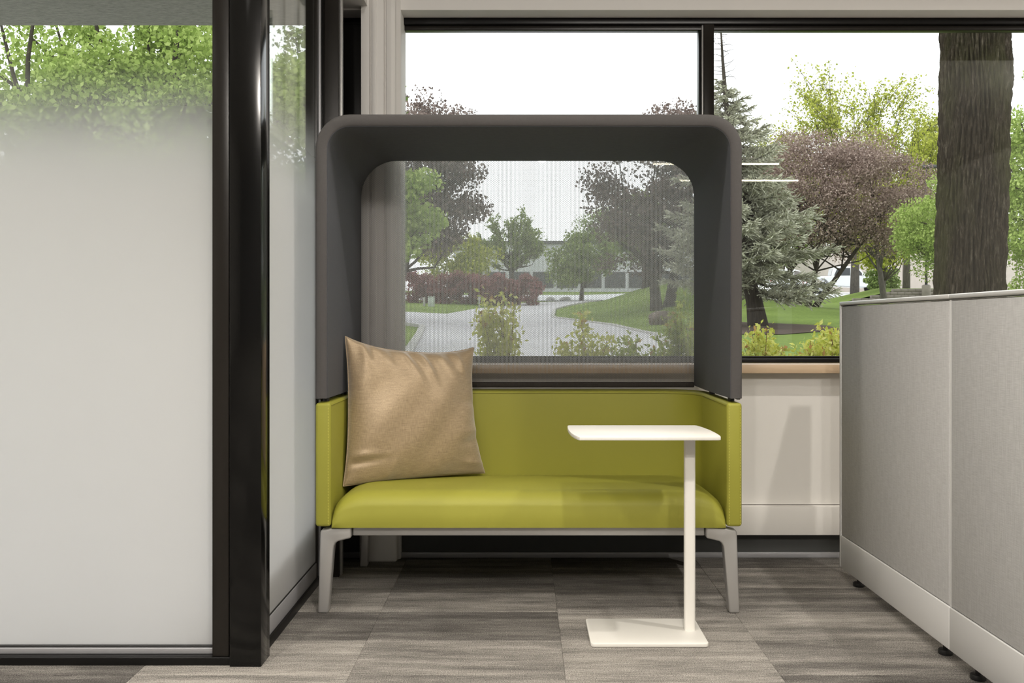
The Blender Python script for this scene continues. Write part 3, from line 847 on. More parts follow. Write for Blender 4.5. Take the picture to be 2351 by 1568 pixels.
def tree(name, label, x, y, c, rad, nblob, nleaf, br, lsize, lm, tr=0.12, bm_=None, seed=1, stems=1, lean=(0, 0), nbr=26, cat='tree', group=None, shell=0.55, low=-1.0, trunk_top=None, flat=0.35, twig=0.012):
    r = np.random.default_rng(seed)
    z0 = tzf(x, y)
    root = empty(name, (x, y, z0), label=label, cat=cat, group=group)
    c = np.array(c, float) - np.array([x, y, z0]); rad = np.array(rad, float)
    P, B = crown_points(c, rad, nblob, nleaf, br, r, shell, low)
    V, Q = leaves(P, lsize, r=r, flat=flat)
    f = add('foliage', mesh_np('foliage', V, Q, lm), root); f['kind'] = 'stuff'
    top = c[2] if trunk_top is None else trunk_top - z0
    mb_b = MB(); forks = []
    for s in range(stems):
        mb = MB()
        off = np.array([(s - (stems-1)/2)*tr*2.2, r.normal()*tr, 0])
        end = np.array([c[0] + (s - (stems-1)/2)*rad[0]*0.55 + lean[0], c[1] + r.normal()*0.2, top])
        st_ = off.copy(); st_[2] = -0.15
        pts = []; rr = []
        for t in np.linspace(0, 1, 9):
            p = st_*(1-t) + end*t + np.array([math.sin(3*t + s)*0.05, math.cos(2*t)*0.04, 0])*rad[2]*0.6
            pts.append(p); rr.append(tr*(1.25 - 0.95*t) if t > 0.05 else tr*1.5)
        mb.tube(pts, rr, 9).build('trunk', bm_ or m_bark, root)
        forks.append(pts)
    for k in range(min(nbr, nblob)):
        pts = forks[k % stems]; i0 = 3 + int(r.integers(0, 5))
        a = pts[i0]; b = B[k]; mid = (a + b)/2 + np.array([0, 0, -0.08*np.linalg.norm(b - a)]) + r.normal(size=3)*0.06*np.linalg.norm(b - a)
        r0 = tr*0.38
        mb_b.tube([a, (a+mid)/2 + r.normal(size=3)*0.03, mid, (mid+b)/2 + r.normal(size=3)*0.04, b], [r0, r0*0.8, r0*0.6, r0*0.42, max(0.006, r0*0.2)], 5)
    o = mb_b.build('branches', bm_ or m_bark, root); o['kind'] = 'stuff'
    return root

T = tree
# plum trees
T('plum_tree', 'broad brownish-pink plum tree with dark leaning stems above the parking lot', 8.9, 30, (9.55, 30, 4.75), (3.5, 2.0, 2.35), 170, 80000, 0.60, 0.06, m_plum, 0.075, seed=11, stems=3, nbr=60, low=-0.55)
T('plum_tree', 'dark purple plum tree standing on the grass mound behind the spruce', 3.9, 27, (3.95, 27, 4.6), (2.3, 1.8, 2.55), 80, 24000, 0.55, 0.085, m_plum_d, 0.14, seed=12, stems=2, nbr=50)
T('plum_tree', 'dark purple plum tree beside the white column, across the side road', -3.4, 24, (-2.45, 24, 4.6), (1.45, 1.3, 2.0), 60, 17000, 0.5, 0.085, m_plum_d, 0.12, seed=13, nbr=40)
# maples
T('maple_tree', 'small bright green maple tree in front of the purple plum by the column', -2.6, 14, (-2.05, 14, 2.62), (0.95, 0.8, 0.72), 40, 9000, 0.28, 0.075, m_maple, 0.07, seed=14, nbr=24, group=None)
T('maple_tree', 'large bright green maple tree spreading behind the frosted glass panel', -5.2, 10.2, (-4.1, 10.2, 3.05), (2.35, 1.4, 1.75), 190, 70000, 0.32, 0.055, m_maple, 0.14, seed=15, nbr=110, shell=0.25, trunk_top=3.4)
T('oak_tree', 'darker green tree seen through the narrow side glass panel', -2.6, 15.0, (-3.1, 15.0, 4.6), (0.95, 0.9, 1.5), 60, 8500, 0.30, 0.075, m_maple_d, 0.08, seed=16, nbr=50, shell=0.3)
T('maple_tree', 'bright green maple tree tucked left of the thick rugged trunk', 10.8, 24, (10.65, 24, 3.65), (1.15, 1.2, 1.5), 60, 30000, 0.42, 0.06, m_maple, 0.10, seed=17, nbr=30)
T('maple_tree', 'tall fresh green maple tree on the far side of the thick rugged trunk', 8.9, 16, (8.95, 16, 3.3), (1.15, 1.1, 2.2), 80, 42000, 0.38, 0.055, m_maple, 0.12, seed=18, nbr=40)
# airy spring trees
def fan_tree(name, label, x, y, top_z, spread, n, lm, seed, fork=0.25, nleaf=5000, lsize=0.16, tr=0.2):
    r = np.random.default_rng(seed); z0 = tzf(x, y); H = top_z - z0
    root = empty(name, (x, y, z0), label=label, cat='tree')
    mb = MB(); mb.tube([(0, 0, -0.2), (0.05, 0, H*0.2), (0, 0, H*0.5)], [tr*1.3, tr, tr*0.6], 9).build('trunk', m_bark_grey, root)
    b = MB(); tips = []
    for k in range(n):
        a = r.random()*2*math.pi; ra = spread*(0.25 + 0.75*r.random()**0.6); hz = H*(1.0 - 0.5*(ra/spread)**1.6)*(0.86 + 0.14*r.random())
        s = np.array([0, 0, H*(fork + 0.25*r.random())]); e = np.array([math.cos(a)*ra, math.sin(a)*ra*0.7, hz])
        m1 = s*0.6 + e*0.4 + np.array([math.cos(a)*ra*0.22, math.sin(a)*ra*0.2, -0.05*H])
        pts = [s, (s+m1)/2 + r.normal(size=3)*0.05, m1, (m1+e)/2 + r.normal(size=3)*0.1, e]
        b.tube(pts, [tr*0.4, tr*0.3, tr*0.22, tr*0.13, tr*0.05], 5)
        for q in range(7):
            t = 0.35 + 0.65*r.random(); p = pts[2]*(1-t) + e*t if t > 0.5 else m1*(1-t) + s*t
            d = np.array([math.cos(a) + r.normal()*0.8, math.sin(a) + r.normal()*0.8, 1.3 + r.normal()*0.3]); d /= np.linalg.norm(d)
            L = H*0.13*(0.5 + r.random()); e2 = p + d*L
            b.tube([p, p + d*L*0.5 + r.normal(size=3)*0.05, e2], [tr*0.10, tr*0.07, tr*0.035], 4)
            tips.append((p, e2))
    o = b.build('branches', m_bark_grey, root); o['kind'] = 'stuff'
    i = r.integers(0, len(tips), nleaf); t = r.random(nleaf)[:, None]
    A = np.array([q[0] for q in tips])[i]; E = np.array([q[1] for q in tips])[i]
    P = A*(1-t) + E*t + r.normal(size=(nleaf, 3))*H*0.014
    V, Q = leaves(P, lsize, r=r); f = add('foliage', mesh_np('foliage', V, Q, lm), root); f['kind'] = 'stuff'
fan_tree('spring_tree', 'tall airy tree with sparse yellow-green spring leaves above the plum trees', 19.4, 56, 16.4, 6.2, 70, m_spring, 21, nleaf=26000, lsize=0.15, tr=0.22)
fan_tree('spring_tree', 'slender airy tree with yellow-green leaves beside the thick rugged trunk', 17.6, 44, 11.6, 2.8, 40, m_spring, 22, nleaf=15000, lsize=0.12, tr=0.15)
fan_tree('spring_tree', 'loose upright green tree standing at the end of the road behind the hedge', -0.6, 50, 7.2, 1.7, 34, m_green, 23, nleaf=8000, lsize=0.12, tr=0.12)
T('linden_tree', 'round yellow-green tree rising behind the red hedge', -3.4, 48, (-3.4, 48, 4.3), (2.0, 1.4, 1.15), 45, 9000, 0.5, 0.12, m_spring, 0.1, seed=31, nbr=30)
T('linden_tree', 'round light green tree in front of the grey building', 2.75, 45, (2.75, 45, 4.0), (1.5, 1.3, 1.35), 45, 9500, 0.5, 0.12, m_green, 0.1, seed=32, nbr=30)
T('linden_tree', 'green tree with twin dark stems on the grass mound', 4.4, 33, (4.5, 33, 4.3), (1.6, 1.3, 1.2), 40, 8000, 0.45, 0.10, m_green, 0.12, seed=33, stems=2, nbr=26)
T('linden_tree', 'pale green tree standing in front of the beige building', 15.6, 41.5, (15.6, 41.5, 4.6), (1.5, 1.3, 1.2), 34, 6000, 0.5, 0.12, m_spring, 0.10, bm_=m_bark_grey, seed=34, nbr=24)
T('linden_tree', 'straight-stemmed tree under the plum foliage next to the pickup truck', 13.95, 37, (13.5, 37, 5.3), (1.6, 1.2, 1.1), 34, 6000, 0.5, 0.11, m_spring, 0.11, bm_=m_bark_grey, seed=35, nbr=24)
# far backdrop row of trees along the lot
for k, (x, y, h, w, mm, lab) in enumerate([(-16, 62, 8, 4.5, m_green, 'wide green tree far behind the red hedge at the lot edge'), (28, 104, 13, 6, m_green, 'big green tree behind the beige building'),
        (9.5, 112, 9.5, 4, m_green, 'distant green tree behind the grass mound'),
        (17, 26, 6.5, 2.6, m_maple_d, 'deep green tree behind the tall fresh green maple')]):
    T('shade_tree', lab, x, y, (x, y, tzf(x, y) + h*0.62), (w, w*0.7, h*0.42), 60, 12000, h*0.14, 0.02*h + 0.02, mm, 0.025*h, seed=40 + k, nbr=40)

# blue spruce: whorls of drooping boughs with needle sprays, bare leader on top
def spruce(x, y, H, R):
    r = np.random.default_rng(5); z0 = tzf(x, y)
    root = empty('blue_spruce', (x, y, z0), label='blue-grey spruce tree with a bare dead leader at its top', cat='tree')
    MB().tube([(0.25, 0.1, -0.2), (0.12, 0, 0.5), (-0.05, 0, 1.2), (-0.28, 0, H*0.5), (-0.46, 0, H*0.72), (-0.53, 0, H*0.86), (-0.58, 0, H)], [0.24, 0.17, 0.13, 0.09, 0.05, 0.03, 0.01], 10).build('trunk', m_bark, root)
    tw = MB(); C_ = []; D_ = []
    def trunk_x(t): return np.interp(t*H, [0, 0.5, 1.2, H*0.5, H*0.72, H], [0.25, 0.12, -0.05, -0.28, -0.46, -0.58])
    bb = MB()
    for k in range(190):
        t = 0.115 + 0.675*(k/190)
        a = r.random()*2*math.pi
        L = R*min(1.0, (1.02 - t/0.82)*1.32 + 0.10)*(0.7 + 0.45*r.random())
        s = np.array([trunk_x(t), 0, t*H])
        d = np.array([math.cos(a), math.sin(a), 0])
        N_ = max(4, int(L/0.05)); prev = s
        pts = []
        for i in range(N_ + 1):
            q = i/N_
            p = s + d*L*q + np.array([0, 0, L*(-0.25*q + 0.20*q*q*q) + 0.03*math.sin(7*q + k)])
            pts.append(p)
            if q > 0.18:
                nsp = 7
                for w_ in range(nsp):                       # side sprays
                    sd = np.array([-d[1], d[0], 0])*(1 if r.random() < 0.5 else -1)
                    dirv = d*(0.7 + 0.4*r.random()) + sd*(0.3 + 1.0*r.random()) + np.array([0, 0, 0.45*r.normal() + 0.1]); dirv /= np.linalg.norm(dirv)
                    ll = (0.10 + 0.30*r.random())*(1.15 - 0.6*q)*min(1.0, L)
                    for z_ in np.linspace(0.15, 1, max(3, int(ll/0.035))):
                        C_.append(p + dirv*ll*z_ + np.array([0, 0, -0.10*ll*z_*z_])); D_.append(dirv)
        bb.tube(pts[::max(1, len(pts)//5)] + [pts[-1]], np.linspace(0.022, 0.004, len(pts[::max(1, len(pts)//5)]) + 1), 4)
    for k in range(34):                                     # dead twigs of the leader
        t = 0.80 + 0.19*k/34; a = r.random()*6.28; L = 0.34*(1.02 - t)/0.2 + 0.05
        s = np.array([trunk_x(t), 0, t*H]); tw.tube([s, s + np.array([math.cos(a)*L*0.6, math.sin(a)*L*0.6, 0.02]), s + np.array([math.cos(a)*L, math.sin(a)*L, 0.10*r.normal()])], [0.007, 0.005, 0.002], 4)
    tw.build('dead_twigs', m_bark, root)['kind'] = 'stuff'
    bb.build('boughs', m_bark, root)['kind'] = 'stuff'
    C_ = np.array(C_); D_ = np.array(D_); n = len(C_)
    # every spray piece: two crossed elongated needle quads
    Vs = []; Qs = []
    for turn in range(2):
        up = r.normal(size=(n, 3)); u = D_; w = up - u*np.sum(up*u, 1, keepdims=True); w /= np.linalg.norm(w, axis=1, keepdims=True)
        ln = (0.028 + 0.024*r.random(n))[:, None]; wd = 0.0125
        p = [C_ - u*ln, C_ + w*wd + u*ln*0.1, C_ + u*ln, C_ - w*wd + u*ln*0.1]
        Vs.append(np.stack(p, 1).reshape(-1, 3)); Qs.append(np.arange(n*4).reshape(-1, 4) + turn*n*4)
    f = add('needles', mesh_np('needles', np.concatenate(Vs), np.concatenate(Qs), m_needle), root); f['kind'] = 'stuff'
spruce(4.62, 19.6, 6.35, 1.62)

# thick rugged trunk close to the window
def rugged_trunk():
    x, y = 4.16, 9.0; z0 = tzf(x, y); H = 5.2
    root = empty('rugged_trunk_tree', (x, y, z0), label='thick old tree trunk with deeply furrowed bark behind the cubicle partition', cat='tree')
    NA, NZ = 480, 600
    a = np.linspace(0, 2*math.pi, NA, endpoint=False); z = np.linspace(-0.2, H, NZ)
    A, Z = np.meshgrid(a, z, indexing='ij')
    R = 0.285 + 0.07*np.exp(-np.clip(Z, 0, 9)/0.35) - 0.006*Z + 0.012*np.sin(2*A + Z*0.8) + 0.03*np.exp(-((Z - 2.85)/0.22)**2)*np.exp(-((np.angle(np.exp(1j*(A + 0.6))))/0.5)**2)
    r = np.random.default_rng(3)
    # furrows: ridged sum of wavy angular waves
    h = np.zeros_like(A)
    for f, am, wz in ((38, 1.0, 3.0), (46, 1.0, 4.3), (58, 0.7, 6.0), (74, 0.45, 9.0), (96, 0.3, 14.0)):
        ph = 0
        for q in range(3): ph = ph + r.uniform(0.5, 1.3)*np.sin(wz*r.uniform(0.5, 1.6)*Z + r.uniform(0, 6) + int(r.integers(1, 4))*A)
        h += am*np.abs(np.sin(f*A/2*1.0 + ph))
    h = h/3.45
    brk = 0.5 + 0.5*np.sin(26*Z + 5*np.sin(9*A) + 3*np.sin(3*Z + 4*A))
    R = R + 0.062*(h - 0.5) + 0.012*brk*h + r.normal(size=A.shape)*0.0012
    X = R*np.cos(A) + 0.05*np.sin(Z*0.6) + 0.012*Z; Y = R*np.sin(A)
    V = np.stack([X, Y, Z], -1).reshape(-1, 3)
    idx = np.arange(NA*NZ).reshape(NA, NZ); nx = np.roll(idx, -1, 0)
    Q = np.stack([idx[:, :-1], nx[:, :-1], nx[:, 1:], idx[:, 1:]], -1).reshape(-1, 4)
    M = Mat('furrowed_bark')
    geo = M.n('NewGeometry')
    nz = M.n('TexNoise', {'Vector': M.coords((34, 34, 8)), 'Scale': 1.0, 'Detail': 8.0, 'Roughness': 0.78})
    n2 = M.n('TexNoise', {'Vector': M.coords((3, 3, 1.2)), 'Scale': 1.0, 'Detail': 4.0})
    c = M.ramp(nz, [(0.3, (0.012, 0.009, 0.006)), (0.52, (0.052, 0.039, 0.025)), (0.72, (0.23, 0.19, 0.145))])
    moss = M.mixc(M.n('MapRange', {'Value': n2, 'From Min': 0.45, 'From Max': 0.7, 'To Min': 0.0, 'To Max': 0.55}), c, (0.085, 0.09, 0.025, 1))
    m = M.surf(M.n('BsdfPrincipled', {'Base Color': moss, 'Roughness': 0.95, 'Specular IOR Level': 0.2, 'Normal': M.n('Bump', {'Height': nz, 'Strength': 1.0, 'Distance': 0.03})}))
    add('trunk', mesh_np('trunk', V, Q, m, True), root)
    lb = MB(); r = np.random.default_rng(8); tips = []
    for k in range(9):
        an = k*2*math.pi/9 + r.normal()*0.2; L = 2.2 + r.random()
        s = np.array([0.06, 0, H - 0.15]); e = s + np.array([math.cos(an)*L, math.sin(an)*L, 1.2 + r.random()*1.4])
        lb.tube([s, s*0.5 + e*0.5 + np.array([0, 0, 0.2]), e], [0.13, 0.08, 0.03], 8); tips.append(e)
    lb.build('limbs', m_bark, root)['kind'] = 'stuff'
    P, B = crown_points(np.array([0, 0, H + 1.9]), np.array([3.0, 2.2, 1.3]), 60, 9000, 0.6, r)
    V, Q = leaves(P, 0.11, r=r); add('foliage', mesh_np('foliage', V, Q, m_maple), root)['kind'] = 'stuff'
rugged_trunk()

# red hedge: a row of barberry bushes
for k in range(9):
    x = -4.7 + k*0.62; y = 41.5 + 0.5*math.sin(k*2.1)
    r = np.random.default_rng(60 + k); z0 = tzf(x, y)
    root = empty('barberry_bush', (x, y, z0), label='dark red barberry bush in the hedge at the end of the road', cat='bush', group='red hedge bushes')
    P, B = crown_points(np.array([0, 0, 0.66]), np.array([0.46, 0.35, 0.60 + 0.12*r.random()]), 22, 3200, 0.26, r)
    P[:, 2] = np.maximum(P[:, 2], 0.02)
    V, Q = leaves(P, 0.09, r=r); add('foliage', mesh_np('foliage', V, Q, m_red), root)['kind'] = 'stuff'
    MB().tube([(0, 0, -0.05), (0.02, 0, 0.6)], [0.03, 0.01], 6).build('stem', m_bark, root)
# clipped round bush by the beige building
r = np.random.default_rng(77); bx, by = 21.6, 57.5
root = empty('round_bush', (bx, by, tzf(bx, by)), label='dark clipped round bush beside the beige building', cat='bush')
P, B = crown_points(np.array([0, 0, 0.95]), np.array([1.0, 0.8, 0.75]), 40, 4000, 0.3, r); P[:, 2] = np.maximum(P[:, 2], 0.02)
V, Q = leaves(P, 0.13, r=r); add('foliage', mesh_np('foliage', V, Q, m_maple_d), root)['kind'] = 'stuff'
MB().tube([(0, 0, -0.05), (0, 0, 0.8)], [0.08, 0.03], 6).build('stem', m_bark, root)

# ---------------------------------------------------------------- shrubs under the window
m_shrub = leaf_mat('spirea_leaves', (0.44, 0.48, 0.08), (0.68, 0.70, 0.16), (0.88, 0.86, 0.36), 0.45)
m_shrub_g = leaf_mat('green_spirea_leaves', (0.24, 0.31, 0.06), (0.42, 0.50, 0.11), (0.60, 0.66, 0.2), 0.45)
m_tip = leaf_mat('bronze_tip_leaves', (0.42, 0.22, 0.08), (0.55, 0.33, 0.13), (0.66, 0.48, 0.2), 0.4)
m_stem = plain('reddish_stem', (0.16, 0.075, 0.04), 0.8)
def leaf_blade(L, mat):
    """pointed leaf, folded along its midrib and bent"""
    V = []; n = 6
    for i in range(n + 1):
        t = i/n; w = 0.24*L*math.sin(math.pi*min(1, t*0.96 + 0.02))**0.8*(1.15 - 0.4*t); z = -0.22*L*t*t
        V += [(-w, t*L, z + w*0.35), (0, t*L, z), (w, t*L, z + w*0.35)]
    F = []
    for i in range(n):
        b = i*3
        F += [(b, b+1, b+4, b+3), (b+1, b+2, b+5, b+4)]
    return mesh_from('leaf', V, F, mat, True)
blade_meshes = {}
def shrub(label, x, y, h, spread, ns, mat, seed, nbig=0, dens=1.0, group='shrubs under the window'):
    r = np.random.default_rng(seed); z0 = tzf(x, y) + 0.02
    root = empty('spirea_shrub', (x, y, z0), label=label, cat='shrub', group=group)
    sm = MB(); C_ = []; tips = []; bigs = []
    for k in range(ns):
        a = r.random()*2*math.pi; sp = spread*(0.2 + 0.8*r.random()**0.7); hh = h*(0.62 + 0.38*r.random())*(1 - 0.18*(sp/spread)**2)
        pts = [np.array([math.cos(a)*0.03, math.sin(a)*0.03, -0.05])]
        for t in (0.33, 0.66, 1.0):
            pts.append(np.array([math.cos(a)*sp*t**1.3, math.sin(a)*sp*t**1.3, hh*t]) + r.normal(size=3)*0.012)
        sm.tube(pts, [0.005, 0.004, 0.003, 0.0015], 5)
        nl = int(190*dens)
        for i in range(nl):
            t = 0.25 + 0.75*(i/nl); j = min(2, int(t*3)); q = t*3 - j
            p = pts[j]*(1-q) + pts[j+1]*q
            C_.append(p + r.normal(size=3)*0.036*(1.25 - 0.5*t))
            if t > 0.95 and r.random() < 0.22: tips.append(p + r.normal(size=3)*0.012)
        for q in range(max(1, nbig//ns + 1)):
            t = 0.55 + 0.45*r.random(); j = min(2, int(t*3)); w = t*3 - j
            bigs.append((pts[j]*(1-w) + pts[j+1]*w, r.random()*6.28, r.normal()*0.5 + 0.2))
    sm.build('stems', m_stem, root)['kind'] = 'stuff'
    V, Q = leaves(np.array(C_), 0.024, r=r, aspect=1.5); add('foliage', mesh_np('foliage', V, Q, mat), root)['kind'] = 'stuff'
    if tips:
        V, Q = leaves(np.array(tips), 0.026, r=r, aspect=1.3); add('bronze_tips', mesh_np('bronze_tips', V, Q, m_tip), root)['kind'] = 'stuff'
    for i in range(min(nbig, len(bigs))):
        p, a, el = bigs[i]
        key = (mat.name, i % 3)
        if key not in blade_meshes: blade_meshes[key] = leaf_blade(0.028 + 0.006*(i % 3), mat)
        o = add('leaf', blade_meshes[key], root, tuple(p)); o.rotation_euler = (el, r.normal()*0.3, a)
shr = [  # x, y, h, spread, stems, big leaves
    (1.28, 5.45, 0.47, 0.13, 13, 26, m_shrub_g, 'low leafy spirea shrub with green leaves next to the hood of the sofa, outside'),
    (1.42, 5.6, 0.56, 0.13, 14, 34, m_shrub, 'yellow-green spirea shrub under the window between two other shrubs'),
    (1.60, 5.5, 0.53, 0.14, 14, 34, m_shrub, 'yellow-green spirea shrub with bronze tips under the window'),
    (1.83, 5.55, 0.62, 0.17, 16, 40, m_shrub, 'tallest yellow-green spirea shrub, beside the end of the cubicle partition, outside'),
    (2.1, 5.6, 0.58, 0.18, 12, 10, m_shrub, 'yellow-green spirea shrub hidden behind the cubicle partition, outside'),
    (0.93, 5.5, 0.58, 0.16, 15, 24, m_shrub_g, 'green spirea shrub seen through the mesh next to the hood edge'),
    (0.66, 5.45, 0.44, 0.17, 14, 24, m_shrub_g, 'dense green spirea shrub seen through the mesh in front of the boulder'),
    (0.36, 5.5, 0.50, 0.16, 13, 20, m_shrub, 'yellow-green spirea shrub seen through the mesh before the road'),
    (-0.14, 5.5, 0.66, 0.15, 12, 18, m_shrub, 'slender spirea shrub standing alone before the road, above the pillow'),
]
for k, (x, y, h, sp, ns, nb, mm, lab) in enumerate(shr):
    shrub(lab, x, y, h + (0.085 if k < 5 else 0.22), sp, ns, mm, 80 + k, nb)

# ---------------------------------------------------------------- cars, buildings and small things outdoors
m_car = plain('white_car_paint', (0.78, 0.79, 0.80), 0.25, coat=0.5)
m_carglass = plain('dark_car_glass', (0.03, 0.035, 0.04), 0.08)
m_tyre = plain('tyre_rubber', (0.015, 0.015, 0.015), 0.8)
m_rim_ = plain('alloy_wheel', (0.45, 0.45, 0.46), 0.35, metallic=0.7)
m_tail = plain('red_tail_lamp', (0.35, 0.02, 0.02), 0.3)
m_lampglass = plain('head_lamp', (0.6, 0.62, 0.65), 0.15)
m_dtrim = plain('dark_bumper', (0.06, 0.06, 0.065), 0.5)
def wheels(root, xs, w, r_):
    for x in xs:
        for s in (-1, 1):
            y = s*(w - 0.11)
            wh = cyl('wheel', (x, y - 0.11, r_), r_, 0.22, m_tyre, root, 20, axis='y', bevel=0.03)
            cyl('hub', (x, y + (0.07 if s > 0 else -0.13), r_), r_*0.62, 0.06, m_rim_, wh, 12, axis='y')
def car(kind, label, x, y, yaw, group=None):
    name = {'pickup': 'pickup_truck', 'suv': 'sport_utility_car', 'sedan': 'parked_car'}[kind]
    root = empty(name, (x, y, tzf(x, y) + 0.03), yaw, label=label, cat='car', group=group)
    def arch(xc, r_, z, n=7): return [(xc + r_*math.cos(a), z + r_*math.sin(a)) for a in np.linspace(0, math.pi, n)]
    if kind == 'pickup':
        hw, wr, wx = 0.97, 0.40, (-1.75, 1.85)
        low = [(2.75, 0.55), (2.78, 0.95), (2.62, 1.12), (1.35, 1.22), (-2.78, 1.22), (-2.80, 0.55)] + [(-1.75 - 0.5, 0.55)] + list(reversed(arch(-1.75, 0.5, 0.55))) + [(1.35, 0.42)] + list(reversed(arch(1.85, 0.5, 0.55)))
        cab = [(1.35, 1.20), (0.75, 1.78), (0.45, 1.90), (-0.75, 1.90), (-1.00, 1.80), (-1.10, 1.20)]
        wins = [[(1.10, 1.26), (0.66, 1.74), (0.25, 1.78), (0.25, 1.26)], [(0.17, 1.26), (0.17, 1.78), (-0.70, 1.78), (-0.92, 1.26)]]
        ws = [(1.30, 1.26), (0.80, 1.75)]; rear = (-1.1, 1.3, 1.75)
    elif kind == 'suv':
        hw, wr, wx = 0.92, 0.36, (-1.38, 1.38)
        low = [(2.25, 0.45), (2.28, 0.80), (2.10, 0.98), (1.05, 1.06), (-2.25, 1.06), (-2.30, 0.45)] + [(-1.83, 0.45)] + list(reversed(arch(-1.38, 0.45, 0.45))) + [(0.93, 0.32)] + list(reversed(arch(1.38, 0.45, 0.45)))
        cab = [(1.10, 1.04), (0.45, 1.60), (0.10, 1.70), (-1.80, 1.70), (-2.05, 1.60), (-2.25, 1.04)]
        wins = [[(0.92, 1.10), (0.40, 1.56), (-0.05, 1.60), (-0.05, 1.10)], [(-0.13, 1.10), (-0.13, 1.60), (-1.05, 1.60), (-1.05, 1.10)], [(-1.13, 1.10), (-1.13, 1.60), (-1.80, 1.58), (-2.02, 1.10)]]
    else:
        hw, wr, wx = 0.88, 0.32, (-1.32, 1.38)
        low = [(2.2, 0.38), (2.24, 0.66), (2.05, 0.80), (1.0, 0.92), (-1.75, 0.96), (-2.22, 0.90), (-2.26, 0.38)] + [(-1.74, 0.38)] + list(reversed(arch(-1.32, 0.42, 0.38))) + [(0.96, 0.28)] + list(reversed(arch(1.38, 0.42, 0.38)))
        cab = [(1.05, 0.90), (0.35, 1.36), (0.0, 1.43), (-0.85, 1.43), (-1.2, 1.36), (-1.85, 0.94)]
        wins = [[(0.85, 0.96), (0.30, 1.32), (-0.15, 1.36), (-0.15, 0.96)], [(-0.23, 0.96), (-0.23, 1.36), (-0.85, 1.36), (-1.45, 0.98)]]
    prism('body', low, 'y', -hw, hw, m_car, root, bevel=0.05, seg=2, ang=0.9)
    c = prism('cab', cab, 'y', -hw*0.86, hw*0.86, m_car, root, bevel=0.05, seg=2, ang=0.9)
    if kind == 'pickup':
        box('bed_cover', -2.72, -1.14, -hw*0.88, hw*0.88, 1.21, 1.24, m_dtrim, root)
    for s in (-1, 1):
        for w in wins:
            yy = s*hw*0.86
            prism('side_window', w, 'y', min(yy, yy + s*0.012), max(yy, yy + s*0.012), m_carglass, root)
        box('mirror', cab[0][0] - 0.42, cab[0][0] - 0.22, min(s*hw*0.9, s*(hw + 0.12)), max(s*hw*0.9, s*(hw + 0.12)), cab[0][1] + 0.03, cab[0][1] + 0.2, m_car, root, 0.02)
        box('tail_lamp', low[4][0] - 0.02 if kind != 'sedan' else -2.27, low[4][0] + 0.1 if kind != 'sedan' else -2.15, min(s*hw*0.72, s*hw*0.98), max(s*hw*0.72, s*hw*0.98), 0.72, 0.98 if kind != 'sedan' else 0.84, m_tail, root, 0.01)
        box('head_lamp', low[1][0] - 0.14, low[1][0] + 0.01, min(s*hw*0.62, s*hw*0.97), max(s*hw*0.62, s*hw*0.97), low[1][1] - 0.2, low[1][1] - 0.02, m_lampglass, root, 0.01)
    f = cab[0]; g = cab[1]
    def slant(name, a, b, t0, t1, off):
        p0 = (a[0] + (b[0]-a[0])*t0, a[1] + (b[1]-a[1])*t0); p1 = (a[0] + (b[0]-a[0])*t1, a[1] + (b[1]-a[1])*t1)
        q = [(p0[0], p0[1]), (p0[0] + off, p0[1] + 0.01), (p1[0] + off, p1[1] + 0.01), (p1[0], p1[1])]
        prism(name, q, 'y', -hw*0.74, hw*0.74, m_carglass, root)
    slant('windscreen', f, g, 0.12, 0.94, 0.012); slant('rear_window', cab[-1], cab[-2], 0.2, 0.9, -0.012)
    box('front_bumper', low[0][0] - 0.12, low[0][0] + 0.06, -hw*0.98, hw*0.98, low[0][1] - 0.1, low[0][1] + 0.12, m_dtrim, root, 0.03)
    box('rear_bumper', -low[0][0] - 0.08, -low[0][0] + 0.10, -hw*0.98, hw*0.98, low[0][1] - 0.08, low[0][1] + 0.12, m_dtrim, root, 0.03)
    wheels(root, wx, hw, wr)
car('pickup', 'white pickup truck parked beyond the plum trees', 22.9, 68.0, math.radians(-8))
car('suv', 'white sport utility car parked behind the pickup truck', 20.3, 73.0, math.radians(62))
# grey building at the end of the road
m_bwall = plain('pale_grey_cladding', (0.55, 0.56, 0.58), 0.7)
m_bdark = plain('dark_glazing', (0.05, 0.055, 0.06), 0.2)
m_bbase = plain('dark_building_base', (0.10, 0.10, 0.105), 0.7)
bx, by = 6.0, 84.0; bz = tzf(bx, by)
b = empty('grey_building', (bx, by, bz), label='low grey building with dark window band at the end of the road', cat='building')
box('wall', -12, 14, 0, 14, -0.3, 4.2, m_bwall, b)
box('roof_edge', -12.2, 14.2, -0.25, 14.2, 4.2, 4.45, m_bbase, b)
for k in range(12):
    x0 = -11.4 + k*2.1
    w = box('window', x0, x0 + 1.8, -0.06, 0.02, 0.35, 1.75, m_bbase, b)
    for q in range(2): box('pane', x0 + 0.08 + q*0.86, x0 + 0.84 + q*0.86, -0.075, -0.05, 0.43, 1.67, m_bdark, w)

# beige building on the right, wall joints as panels
m_beige = plain('beige_precast', (0.50, 0.44, 0.39), 0.85, var=0.06, vscale=2)
bx, by = 30.0, 78.0; bz = tzf(bx, by)
b = empty('beige_building', (bx, by, bz), label='beige precast building with tall wall panels behind the retaining wall', cat='building')
box('wall', -4.6, 12, 0.1, 12, -0.5, 3.6, m_beige, b)
for k in range(9):
    box('wall_panel', -4.6 + k*1.85 + 0.02, -4.6 + (k+1)*1.85 - 0.02, 0, 0.12, -0.5, 3.6, m_beige, b, 0.02)
box('parapet', -4.7, 12.1, -0.05, 12, 3.6, 3.75, m_beige, b)

